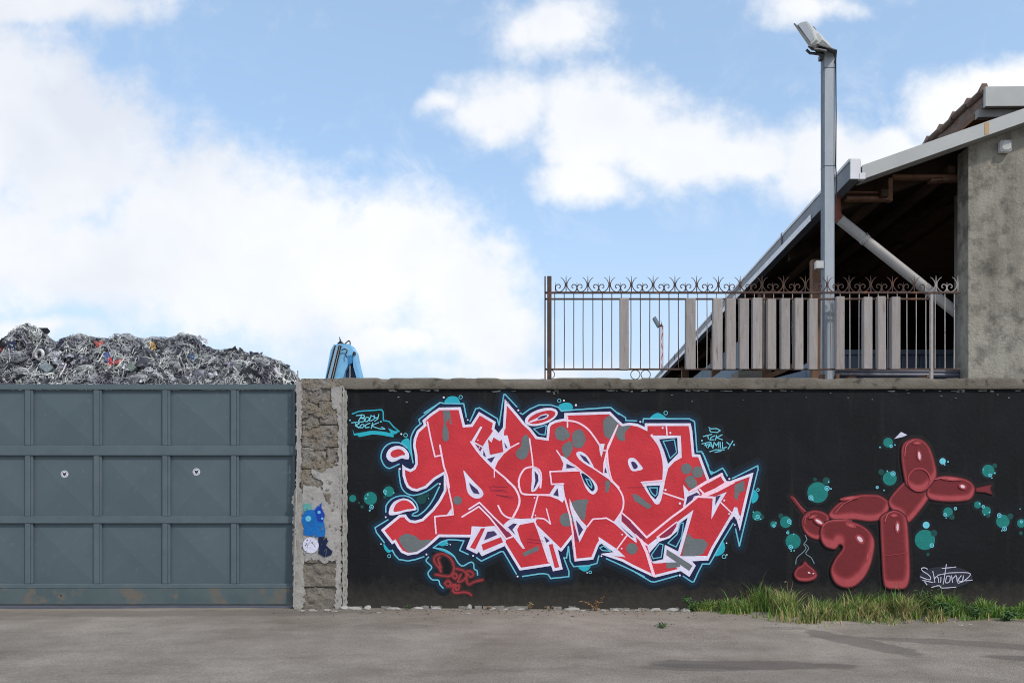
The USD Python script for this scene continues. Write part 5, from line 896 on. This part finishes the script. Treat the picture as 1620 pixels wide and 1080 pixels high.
def lamp_part(pts, y0, y1):   # the head is turned about 44 degrees, its glass facing away to the left
    m = extrude_xz(Polygon(lp(pts)), y0, y1); v = m.vertices.copy(); v[:, 0] += (v[:, 1] - (LY - .15)) * .95; m.vertices = v; return m
fl_ = obj('floodlight', lamp_part([(216, 84), (232, 73), (258, 68), (272, 84), (284, 104), (300, 148), (290, 158), (276, 170)], LY - .15, LY + .16), M['lamp_case'], lamp, smooth=25)
obj('visor_rim', lamp_part([(203, 84), (209, 80), (281, 172), (290, 176), (286, 185), (272, 183)], LY - .17, LY + .19), M['lamp_dark'], fl_)
obj('lamp_glass', lamp_part([(210, 86), (214, 84), (276, 169), (272, 171)], LY - .14, LY + .15), M['lamp_glass'], fl_)
obj('side_face', lamp_part([(221, 84), (236, 77), (255, 74), (268, 90), (280, 110), (293, 146), (277, 162)], LY - .160, LY - .151), M['pole'], fl_)
obj('case_rib', lamp_part([(256, 66), (262, 67), (304, 148), (298, 152)], LY - .02, LY + .01), M['lamp_dark'], fl_)
obj('gear_box', lamp_part([(272, 120), (300, 112), (318, 140), (300, 158), (284, 160)], LY - .1, LY + .12), M['lamp_case'], fl_)
for yy_ in (LY - .10, LY + .0): obj('yoke', tube([(lx(a), yy_, lz(b)) for a, b in tV((272, 168), (288, 183), (318, 186), (352, 192))], .018, 8), M['lamp_dark'], lamp, True)
obj('clamp', bev(lx(1298), lx(1304.1), LY + .01, LY + .1, lz(92), lz(85), .004), M['lamp_dark'], lamp)

# far lamp mast seen through the railing
FY = 25.0
f_ = lambda px, py, dy=0.: P(px, py, FY + dy)
mast = thing('far_lamp_mast', 'small distant red and white lamp mast seen through the railing', 'lamp mast')
mm = []
for s in (-1, 1):
    obj('mast_leg', tube([P(1047.2 + s * 1.5, 515, FY) * [1, 1, 0] + [0, 0, -.1], P(1047.2 + s * 1.5, 515, FY)], .022, 6), M['red_white'], mast, True)
zs = np.arange(0.4, f_(0, 517)[2], .45)
obj('lattice', [tube([np.array([f_(1045.7 if i % 2 else 1048.7, 0)[0], FY, a]), np.array([f_(1048.7 if i % 2 else 1045.7, 0)[0], FY, a + .45])], .016, 5) for i, a in enumerate(zs)], M['red_white'], mast)
obj('mast_arm', tube([f_(1047, 516), f_(1047.5, 513), f_(1041, 517)], .05, 6), M['rust'], mast, True)
hd = bar(f_(1034.5, 502.5), f_(1042.5, 516.5), .42, .11); obj('mast_lamp', hd, M['siding'], mast)

# ================================================================== the open shed behind the wall
shed = thing('open_shed', 'open sided steel shed with a long gutter, concrete gable wall and dark interior', 'shed')
YF, YC = 0.25, 0.50
xe = P(1363, 0, YF)[0]; ze = P(0, 262, YF)[2]; zb = P(0, 284, YF)[2]
sl = 0.352
roof_z = lambda x: ze + sl * (x - xe)
XR, YEND = 12.2, 36.0
def slope_slab(x0, x1, y0, y1, dz0, dz1):
    pts = [(x0, roof_z(x0) + dz0), (x1, roof_z(x1) + dz0), (x1, roof_z(x1) + dz1), (x0, roof_z(x0) + dz1)]
    return extrude_xz(Polygon(pts), y0, y1)
obj('gable_fascia', slope_slab(xe + .01, XR, YF, YF + .03, zb - ze, 0.0), M['fascia'], shed)
obj('rust_streak', slope_slab(P(1557.5, 0, YF)[0], P(1564.5, 0, YF)[0], YF - .004, YF - .001, zb - ze + .012, -.012), M['fascia_rust'], shed, label='orange rust streak down the fascia')
obj('roof_deck', slope_slab(xe - .05, XR, YF + .03, YEND, -.07, -.01), M['shade_steel'], shed)
obj('verge_board', slope_slab(xe + .02, XR, YF + .031, YC - .002, zb - ze, zb - ze + .025), M['soffit'], shed)
# gutter along the eave
gx0, gx1 = P(1345, 0, YF)[0], P(1362.5, 0, YF)[0]; gz1, gz0 = P(0, 250, YF)[2], P(0, 283, YF)[2]
gut = obj('gutter', bev(gx0, gx1, YF + .01, YEND, gz0 + .0, gz1 - .03, .006), M['gutter'], shed)
obj('gutter_end', [bev(gx0 - .002, gx1 - .012, YF - .012, YF + .009, gz0 - .005, gz1 - .012, .004), bev(gx1 - .03, gx1 + .05, YF - .02, YF + .05, gz0 - .01, gz0 + .075, .004)], M['gutter_lip'], shed)
obj('gutter_edge', bev(gx0 - .012, gx0 + .03, YF + .01, YEND, gz1 - .045, gz1, .004), M['gutter_lip'], shed)
for i, y0 in enumerate(np.arange(1.9, 34, 3.2)):
    obj('gutter_strip', bev(gx0 - .014, gx0 - .001, y0, min(y0 + 3.17, YEND), gz0 - .02, gz0 + .085, .003), M['gutter_lip'], shed)
for i, y0 in enumerate(np.arange(3.5, 34, 3.2)):
    obj('gutter_bracket', bev(gx0 - .02, gx0 + .06, y0, y0 + .04, gz0 + .1, gz1 + .02, .003), M['gutter'], shed)
# concrete gable wall
cx0 = P(1532, 0, YC)[0]
cw = extrude_xz(Polygon([(cx0, -.4), (XR, -.4), (XR, roof_z(XR) + zb - ze - .001), (cx0, roof_z(cx0) + zb - ze - .001)]), YC, YC + .30)
obj('concrete_wall', cw, M['concrete'], shed)
jx, jz = P(1590.3, 231.5, YC - .06)[[0, 2]]
jb = obj('junction_box', bev(jx - .075, jx + .075, YC - .09, YC - .001, jz - .078, jz + .078, .014), M['white_paint'], shed, smooth=30, label='square white electrical box on the concrete wall')
obj('box_lid', bev(jx - .062, jx + .062, YC - .098, YC - .089, jz - .066, jz + .066, .006), M['lamp_case'], jb)
for sx_ in (-1, 1):
    for sz_ in (-1, 1): obj('screw', bev(jx + sx_ * .048 - .006, jx + sx_ * .048 + .006, YC - .101, YC - .0975, jz + sz_ * .052 - .006, jz + sz_ * .052 + .006, .001), M['lamp_dark'], jb)
# the shell of the shed
obj('back_wall', extrude_xz(Polygon([(xe, -.3), (XR, -.3), (XR, roof_z(XR) - .075), (xe, roof_z(xe) - .075)]), YEND - .2, YEND - .05), M['shade_steel'], shed)
obj('side_wall', bx(XR - .15, XR - .01, YC + .31, YEND - .21, -.3, roof_z(XR - .15) - .076), M['shade_steel'], shed)
obj('shed_floor', bx(xe - .2, XR - .16, YC + .31, YEND - .21, -.2, -.05), M['shade_steel'], shed)
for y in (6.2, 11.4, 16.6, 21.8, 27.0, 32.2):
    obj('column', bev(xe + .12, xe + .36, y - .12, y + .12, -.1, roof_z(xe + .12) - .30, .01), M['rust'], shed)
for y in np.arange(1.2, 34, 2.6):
    x0 = xe + .05; obj('rafter', slope_slab(x0, XR - .2, y - .07, y + .07, -.30, -.075), M['shade_steel'], shed)
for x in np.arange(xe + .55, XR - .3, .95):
    obj('purlin', bx(x - .05, x + .05, YC + .32, YEND - .3, roof_z(x) - .40, roof_z(x) - .301), M['shade_steel'], shed)
# blue siding on the far half of the open side: single corrugated sheets
zt_s = P(0, 556, 11)[2]
for i, y0 in enumerate(np.arange(9.0, 34.5, .9)):
    pr = []
    for k2, t in enumerate(np.linspace(0, .885, 13)): pr.append((xe + .42 + (.03 if k2 % 2 else 0), y0 + t))
    g = LineString(pr).buffer(.006, cap_style=2); m = trimesh.creation.extrude_polygon(g, zt_s - .3, engine='earcut'); m.apply_translation((0, 0, .3))
    obj('siding_sheet', m, M['siding'], shed)
# steelwork and downpipe near the mouth
YQ = 0.95
q = lambda px, py, y=YQ: P(px, py, y)
obj('tie_beam', [bar(q(1338, 315), q(1408, 315), .10, .05), bar(q(1338, 305), q(1404, 306), .08, .02)], M['rust'], shed, label='short rusty beam under the eave')
obj('hanger', bar(q(1407, 283), q(1407, 319), .09, .06, (1, 0, 0)), M['rust'], shed)
obj('tie_beam', [bar(q(1410, 281), q(1524, 281), .10, .045), bar(q(1470, 287), q(1524, 284), .12, .03)], M['rust'], shed, label='long rusty beam reaching the concrete wall')
obj('roof_brace', bar(q(1415, 272, 1.3), q(1530, 232, 1.3), .06, .05), M['rust'], shed)
obj('inner_jamb', bev(P(1514, 0, 2.2)[0], P(1531, 0, 2.2)[0] + .2, 2.0, 2.3, -.2, P(0, 300, 2.0)[2], .01), M['soffit'], shed)
a, b = q(1322, 342), q(1545, 520); dd = b - a
dp = obj('downpipe', tube([a + dd * t for t in (.02, .3, .6, 1)], .073, 20), M['pipe'], shed, True, label='fat grey pipe slanting down across the dark opening')
obj('pipe_collar', tube([a + dd * .193, a + dd * .197, a + dd * .215, a + dd * .219], [.075, .081, .081, .075], 20), M['pipe'], dp, True)
obj('pipe_elbow', tube([q(1323, 312), q(1322, 330), q(1324, 343), a + dd * .03], [.06, .07, .074, .076], 14), pm('red_oxide', (.22, .06, .035), (.16, .05, .035), rough=.7), dp, True)
obj('clip_bolt', trimesh.creation.icosphere(1, .016).apply_translation(a + dd * .19 + np.array([.04, -.075, .03])), M['lamp_dark'], dp)
# the higher tiled roof above
UY = 0.55
ux = lambda px: P(px, 0, UY)[0]
uz = lambda py: P(0, py, UY)[2]
upper = thing('upper_roof', 'higher tiled roof with a plain grey fascia above the shed gable', 'roof')
obj('fascia', extrude_xz(Polygon([(ux(1559.5), uz(137)), (XR, uz(132)), (XR, uz(163)), (ux(1559.5), uz(168))]), UY, UY + .06), M['fascia'], upper)
obj('lower_board', extrude_xz(Polygon([(ux(1554), uz(167)), (XR, uz(160)), (XR, uz(172)), (ux(1554), uz(180))]), UY + .10, UY + .2), M['soffit'], upper)
obj('roof_core', bx(ux(1559.5) + .02, XR, UY + .061, 14.0, uz(164), uz(140)), M['tile'], upper)
obj('soffit', bx(ux(1553), XR, UY + .21, 14.0, uz(179), uz(170)), M['rust'], upper)
nt = 26
for i in range(nt):
    y0 = UY + .07 + i * .42
    ed = trimesh.creation.cylinder(.07, .40, sections=10); ed.apply_transform(trimesh.transformations.rotation_matrix(math.pi / 2, (1, 0, 0))); ed.apply_scale((1, 1, .8)); ed.apply_translation((ux(1559.5) + .03, y0 + .2, uz(140) + .0 + .02 * (i % 2)))
    t = obj('edge_tile', ed, M['tile'], upper, smooth=40)
    if i < 14: obj('tile_nose', trimesh.convex.convex_hull(np.array([(ux(1559.5) - .03, y0 + .02, uz(140) + .02), (ux(1559.5) + .10, y0 + .02, uz(140) + .02), (ux(1559.5) - .03, y0 + .12, uz(140) + .02), (ux(1559.5) + .10, y0 + .12, uz(140) + .02), (ux(1559.5), y0 + .03, uz(140) + .12), (ux(1559.5) + .07, y0 + .03, uz(140) + .12)])), M['tile'], t)
for y in (2.0, 7.0, 12.5): obj('roof_prop', bev(ux(1590), ux(1590) + .14, y, y + .14, roof_z(ux(1590)) - .02, uz(178), .004), M['rust'], upper)

# things standing in the yard, seen through the foot of the railing
cont = thing('yard_container', 'grey blue steel container standing in the dark shed behind the railing', 'container')
CY3 = 3.2
c0, c1, ctop = P(1312, 0, CY3)[0], P(1600, 0, CY3)[0], P(0, 553, CY3)[2]
for i, x in enumerate(np.linspace(c0, c1, 11)[:-1]):
    wd = (c1 - c0) / 10
    obj('side_panel', bev(x + .004, x + wd - .004, CY3, CY3 + .05, .1, ctop - .09, .012), M['container'], cont)
obj('container_body', bx(c0, c1, CY3 + .052, CY3 + 1.6, .05, ctop - .04), M['container'], cont)
obj('rim_bar', bev(c0 - .03, c1, CY3 - .03, CY3 + .07, ctop - .089, ctop, .01), M['container'], cont)
for i, (py, rad_) in enumerate(((587.0, .035), (592.8, .035))):
    pa, pb = P(1318, py, .75), P(1516, py + .5, .75)
    obj('ground_pipe', [tube([pa, pa + (pb - pa) * .5, pb], rad_, 12), tube([pa - [0.02, 0, 0], pa + [.05, 0, 0]], rad_ * 1.25, 12)], M['pipe_dark'], None, True, ('upper' if i == 0 else 'lower') + ' dark horizontal pipe just above the wall coping behind the railing', 'pipe')
    p_ = obj  # pipes rest on brackets fixed to the wall's back
for px0, px1, wh in ((1336, 1341, 'left'), (1450, 1456, 'right')):
    obj('pipe_bracket', bx(P(px0, 0, .75)[0], P(px1, 0, .75)[0], .43, .84, P(0, 600, .75)[2] - .02, P(0, 597.5, .75)[2]), M['rust'], None, label=wh + ' one of two small rusty brackets carrying the dark pipes behind the coping', cat='bracket')
SY = 4.5
s1 = P(1130, 585, SY); s2 = P(1166, 585, SY)
def wedge(pts, y0, y1, at): k2 = (D0 + at) / F; return extrude_xz(Polygon([((x - CX) * k2, EYE + (CY - y) * k2) for x, y in pts]), y0, y1)
obj('blue_sheet', wedge([(1122, 600), (1142, 586), (1166, 586), (1166, 640), (1122, 640)], SY, SY + .6, SY), M['sheet'], None, label='pale blue metal hood between the second and third boards of the railing', cat='metal hood')
obj('blue_sheet', wedge([(1228, 597), (1272, 586), (1300, 586), (1300, 640), (1200, 640)], SY, SY + .5, SY), M['sheet'], None, label='pale blue sloping metal sheet low behind the boards left of the lamp post', cat='metal sheet')
obj('rusty_beam', bar(P(1206, 600, 2.5), P(1262, 575, 2.5), .10, .08), M['rust'], None, label='rusty beam leaning up from the coping behind the close row of boards', cat='beam')
obj('grey_block', wedge([(1168, 586), (1206, 586), (1206, 700), (1168, 700)], 3.0, 3.6, 3.0), M['mortar'], None, label='grey concrete block standing low behind the close row of boards', cat='concrete block')
obj('steel_stanchion', bar(P(1289.5, 412, 1.6) , P(1289.5, 460, 1.6) * [1, 1, 0], .14, .12, (1, 0, 0)), M['rust'], None, label='rusty steel stanchion just left of the lamp post behind the boards', cat='stanchion')

# ================================================================== verge: grass, weeds and rubble at the foot of the wall
rg2 = np.random.default_rng(23)
def road_z(x, y):
    return slope(x) + .03 * (meshkit.fbm(np.stack([np.asarray(x, float), np.asarray(y, float), 0 * np.asarray(x, float)], -1) * .6, 4, 3) - .5)
gx_px = np.array([1085, 1100, 1130, 1170, 1220, 1260, 1300, 1350, 1390, 1420, 1450, 1490, 1530, 1570, 1620, 1800])
g_h = np.array([.03, .10, .17, .24, .34, .34, .30, .33, .28, .30, .38, .34, .26, .18, .16, .16])   # blade height along the wall
g_w = np.array([.05, .14, .34, .58, .92, 1.0, .92, .98, .95, .98, .88, .70, .66, .62, .60, .5])   # width of the strip
TONES = {'dark_green_blades': pm('grass_dark', (.04, .11, .018), (.07, .15, .025), scale=9, rough=.6), 'green_blades': pm('grass_mid', (.10, .215, .03), (.15, .275, .042), scale=9, rough=.6), 'yellow_green_blades': pm('grass_yellow', (.18, .26, .05), (.25, .29, .07), scale=9, rough=.65), 'straw_blades': pm('grass_straw', (.36, .27, .12), (.44, .34, .17), scale=9, rough=.75), 'brown_blades': pm('grass_brown', (.20, .13, .065), (.27, .19, .10), scale=9, rough=.8)}
def blades(n_):
    px = rg2.uniform(1084, 1760, n_); x = (px - CX) / F * D0
    wdt = np.interp(px, gx_px, g_w) * (.65 + .7 * meshkit.fbm(np.stack([x * 1.9, 0 * x, 0 * x + 3], -1), 3, 77)); hgt = np.interp(px, gx_px, g_h) * (.55 + .9 * meshkit.fbm(np.stack([x * 2.6, 0 * x, 0 * x], -1), 3, 78))
    t = rg2.beta(1.1, 1.5, n_); y = -.015 - t * wdt
    clump = meshkit.fbm(np.stack([x * 4.5, y * 4.5, 0 * x], -1), 3, 41)
    keep = rg2.random(n_) < np.clip((clump - .43) * 4.2, .012, 1) * np.where(t > .7, .5, 1); px, x, y, hgt, t, clump = px[keep], x[keep], y[keep], hgt[keep], t[keep], clump[keep]
    n_ = len(x)
    h = .86 * hgt * rg2.uniform(.3, 1.2, n_) * (1 - .68 * t) * (.3 + 1.4 * clump)
    h = np.where(rg2.random(n_) < .02, h * 1.55, h)
    az = rg2.uniform(0, 2 * np.pi, n_); lean = rg2.uniform(.1, .9, n_) * h; w = rg2.uniform(.003, .0075, n_)
    z = road_z(x, y) - .01
    d = np.stack([np.cos(az), np.sin(az) * .7 - .25, 0 * az], 1); s = np.stack([-np.sin(az), np.cos(az), 0 * az], 1); b = np.stack([x, y, z], 1); V = []
    for f, ww in ((0, 1), (.45, .85), (.8, .5)):
        c = b + d * (lean * f ** 2)[:, None] + np.array([0, 0, 1.]) * (h * f)[:, None]; V += [c - s * (w * ww)[:, None], c + s * (w * ww)[:, None]]
    V.append(b + d * lean[:, None] + np.array([0, 0, 1.]) * (h * .95)[:, None])
    V = np.stack(V, 1); V[..., 1] = np.minimum(V[..., 1], -.008)
    f = np.array([(0, 1, 3), (0, 3, 2), (2, 3, 5), (2, 5, 4), (4, 5, 6)])
    # dry stalks gather at the road side and in the middle of the strip, lush green to the right
    dry = np.interp(px, [1085, 1150, 1230, 1300, 1440, 1475, 1500, 1800], [.3, .25, .42, .55, .52, .18, .06, .06]) * (.15 + 1.45 * t) + .75 * (meshkit.fbm(np.stack([x * 3.3, y * 3.3, 0 * x + 9], -1), 3, 55) - .5)
    v = rg2.random(n_); out = {k: [] for k in TONES}
    tone = np.where(v < dry * .62, 3, np.where(v < dry * .80, 4, np.where(v < dry * .80 + .28, 2, np.where(v < .80, 1, 0))))
    for i, k in enumerate(TONES):
        sel = tone == i; Vk = V[sel]
        out[k] = trimesh.Trimesh(Vk.reshape(-1, 3), (np.arange(sel.sum())[:, None, None] * 7 + f[None]).reshape(-1, 3), process=False)
    return out
grass = thing('verge_grass', 'long uncut green and straw coloured grass along the foot of the wall', 'grass', kind='stuff')
for k, m in blades(44000).items(): obj(k, m, TONES[k], grass, kind='stuff')
def weed(name, label, px, y, h, nl, mat, leafl, seed, group=None, spread=.5, stem=.006, leafm=None):
    r_ = np.random.default_rng(seed); x = (px - CX) / F * (D0 + y); z = float(road_z(x, y)); w_ = thing(name, label, 'weed', group, loc=(x, y, z))
    st, lv = [], []
    for k in range(max(2, nl // 5)):
        a = r_.uniform(0, 2 * np.pi); sp = r_.uniform(.1, spread) * h; hh = h * r_.uniform(.6, 1)
        pts = spline([(0, 0, -.02), (sp * .3 * math.cos(a), sp * .3 * math.sin(a) - .02, hh * .45), (sp * math.cos(a), min(.3 * sp * math.sin(a) - .05, -y - .012), hh)], 4)
        st.append(tube(pts, np.linspace(stem, stem * .4, len(pts)), 5))
        for j in range(5):
            c = pts[r_.integers(len(pts) // 4, len(pts))]; d = r_.normal(size=3); d[2] = abs(d[2]) * .6; d[1] = -abs(d[1]); d /= np.linalg.norm(d); s = np.cross(d, [0, 0, 1]); s /= np.linalg.norm(s) + 1e-9; L = leafl * r_.uniform(.6, 1.2)
            lv.append(trimesh.Trimesh([c, c + d * L * .5 + s * L * .2, c + d * L - [0, 0, L * .2], c + d * L * .5 - s * L * .2, c + d * L * .5 + [0, 0, .12 * L]], [(0, 1, 4), (1, 2, 4), (2, 3, 4), (3, 0, 4)], process=False))
    obj('stem', st, mat, w_, True); obj('leaf', lv, leafm or mat, w_, kind='stuff')
weed('dry_weed', 'tall dry brown weed against the wall below the painted red balloon', 1246, -.06, .42, 20, M['dry_stem'], .05, 3, spread=.35)
weed('dry_weed', 'rust brown withered weed at the wall foot under the right half of the lettering', 943, -.10, .17, 26, pm('rust_weed', (.20, .09, .04), (.28, .15, .06), rough=.8), .06, 4, spread=1.0)
weed('dry_weed', 'small yellow brown weed tuft at the wall foot under the middle of the lettering', 838, -.06, .11, 20, M['dry_stem'], .05, 5, spread=.9)
weed('dry_weed', 'low brown weed tuft right of the yellow brown one at the wall foot', 868, -.07, .07, 14, pm('brown_weed', (.16, .09, .05), (.22, .13, .06), rough=.8), .05, 6, spread=1.2)
weed('dry_weed', 'reddish withered plant at the wall foot under the red tag', 775, -.07, .07, 14, pm('red_weed', (.20, .08, .045), (.22, .13, .06), rough=.8), .06, 16, spread=1.3)
weed('leafy_weed', 'green leafy weed at the left end of the grass strip', 1096, -.10, .20, 40, M['dark_leaf'], .09, 7, spread=.7)
weed('leafy_weed', 'dark broad leafed weed in the grass below the white signature', 1490, -.35, .22, 60, M['dark_leaf'], .12, 8, spread=1.2)
weed('leafy_weed', 'low dark weed at the right end of the grass strip', 1590, -.5, .12, 40, M['dark_leaf'], .12, 9, spread=1.8)
weed('leafy_weed', 'flat green weed growing out of the asphalt in front of the grass', 1045, -1.35, .035, 45, M['dark_leaf'], .06, 10, spread=9.0, stem=.003)
weed('leafy_weed', 'bushy green weed rising from the grass right of the painted front leg', 1462, -.12, .32, 90, M['dark_leaf'], .07, 27, spread=.6, stem=.004)
weed('leafy_weed', 'low spreading green weed in the grass below the right end of the signature', 1540, -.42, .16, 80, M['dark_leaf'], .08, 28, spread=1.6, stem=.004)
weed('grass_tuft', 'small green tuft between the render chips at the wall foot near the pillar', 648, -.05, .05, 15, M['dark_leaf'], .04, 12, spread=1.2)
def stone_(size, seed):
    r_ = np.random.default_rng(seed); b = trimesh.creation.icosphere(1); v = b.vertices * (1 + r_.normal(0, .18, (len(b.vertices), 1))) * np.asarray(size); v[:, 2] = np.maximum(v[:, 2], -.3 * size[2]); return trimesh.convex.convex_hull(v)
chunks = [(1037, -.13, .09, .04, .035, 'w'), (1064, -.14, .10, .05, .04, 'g'), (1084, -.16, .07, .05, .04, 'w'), (545, -.10, .10, .05, .04, 'g'), (560, -.13, .13, .05, .035, 'g'), (582, -.12, .06, .05, .05, 'g'), (622, -.10, .13, .04, .025, 'w'), (742, -.08, .05, .03, .05, 'w'), (778, -.09, .07, .04, .03, 'g'), (800, -.12, .04, .03, .02, 'w'), (824, -.10, .07, .03, .025, 'w'), (905, -.10, .12, .04, .035, 'w'), (922, -.18, .05, .03, .02, 'w'), (955, -.22, .04, .04, .035, 'w'), (973, -.14, .06, .03, .025, 'w'), (992, -.16, .05, .03, .02, 'w'), (1008, -.14, .04, .03, .02, 'g'), (690, -.10, .08, .04, .03, 'g'), (660, -.09, .09, .04, .03, 'g'), (494, -.22, .07, .05, .02, 'w'), (518, -.2, .06, .04, .02, 'w'), (530, -.28, .05, .03, .015, 'w'), (478, -.25, .05, .03, .015, 'w'), (1208, -.66, .03, .02, .015, 'w'), (1228, -.66, .03, .02, .015, 'w'), (740, -.45, .06, .03, .012, 'w'), (600, -.40, .03, .02, .01, 'w'), (1520, -.95, .035, .03, .015, 'w'), (1535, -.9, .03, .02, .012, 'w'), (1380, -.82, .03, .03, .02, 'g')]
WREF = [(468, 'beside the gate'), (505, 'below the stone pillar'), (548, 'at the corner of pillar and wall'), (610, 'below the left tip of the lettering'), (655, 'at the small green tuft'), (715, 'below the red tag'), (775, 'at the reddish withered plant'), (838, 'at the yellow brown weed'), (868, 'at the low brown weed'), (915, 'below the middle of the lettering'), (943, 'at the rust brown weed'), (985, 'right of the rust brown weed'), (1037, 'left of the grass strip'), (1070, 'at the start of the grass'), (1215, 'in front of the grass by the dry weed'), (1380, 'in front of the grass below the front leg'), (1525, 'in front of the grass below the signature')]
def lump_label(px, y, a, kind):
    nm = sorted(WREF, key=lambda r_: abs(r_[0] - px))
    size = 'large' if a > .085 else ('middling' if a > .045 else 'tiny')
    for w_ in nm[:2]:
        for extra in ('', 'slightly farther ' if y < -.15 else 'close '):
            lab = f'{extra}{size} {kind} {w_[1]}'
            if lab not in TAKEN: TAKEN.add(lab); return lab
    return f'{size} {kind} lying along the wall foot'
for i, (px, y, a, b_, c_, k) in enumerate(chunks):
    x = (px - CX) / F * (D0 + y); m = stone_((a * .8, b_ * .8, c_ * .8), 300 + i); m.apply_transform(trimesh.transformations.rotation_matrix(rg2.uniform(-.4, .4), (0, 0, 1))); m.apply_translation((x, y, float(road_z(x, y)) + .25 * c_))
    if k == 'w': obj('plaster_lump', m, M['white_plaster'], None, False, lump_label(px, y, a, 'whitish plaster lump'), 'plaster lump', 'white plaster lumps at the wall foot')
    else: obj('render_lump', m, M['plaster'], None, False, lump_label(px, y, a, 'grey render lump'), 'render lump', 'grey render lumps at the wall foot')
n_ = 900; px = rg2.uniform(430, 1630, n_); t = rg2.gamma(1.2, .22, n_); y = -.03 - t; x = (px - CX) / F * (D0 + y); V, Fc, o = [], [], 0
for i in range(n_):
    s = rg2.uniform(.003, .012) * (1.6 if rg2.random() < .1 else 1); v = trimesh.creation.icosphere(0).vertices if False else np.array([(1, 0, 0), (-1, 0, 0), (0, 1, 0), (0, -1, 0), (0, 0, .8), (0, 0, -.5)]) * (1 + rg2.normal(0, .25, (6, 1))) * s
    V.append(v + [x[i], y[i], float(road_z(x[i], y[i])) + s * .3]); Fc.append(np.array([(0, 2, 4), (2, 1, 4), (1, 3, 4), (3, 0, 4), (2, 0, 5), (1, 2, 5), (3, 1, 5), (0, 3, 5)]) + o); o += 6
M['grit'] = pieces_material('road_grit', [(0, (.10, .09, .08)), (.35, (.22, .2, .18)), (.6, (.36, .34, .31)), (.85, (.55, .53, .5))], metal=0, rough=.9, spec=.2)
obj('loose_grit', trimesh.Trimesh(np.vstack(V), np.vstack(Fc), process=False), M['grit'], None, False, 'loose plaster grit and small stones scattered along the road edge', 'grit', kind='stuff')
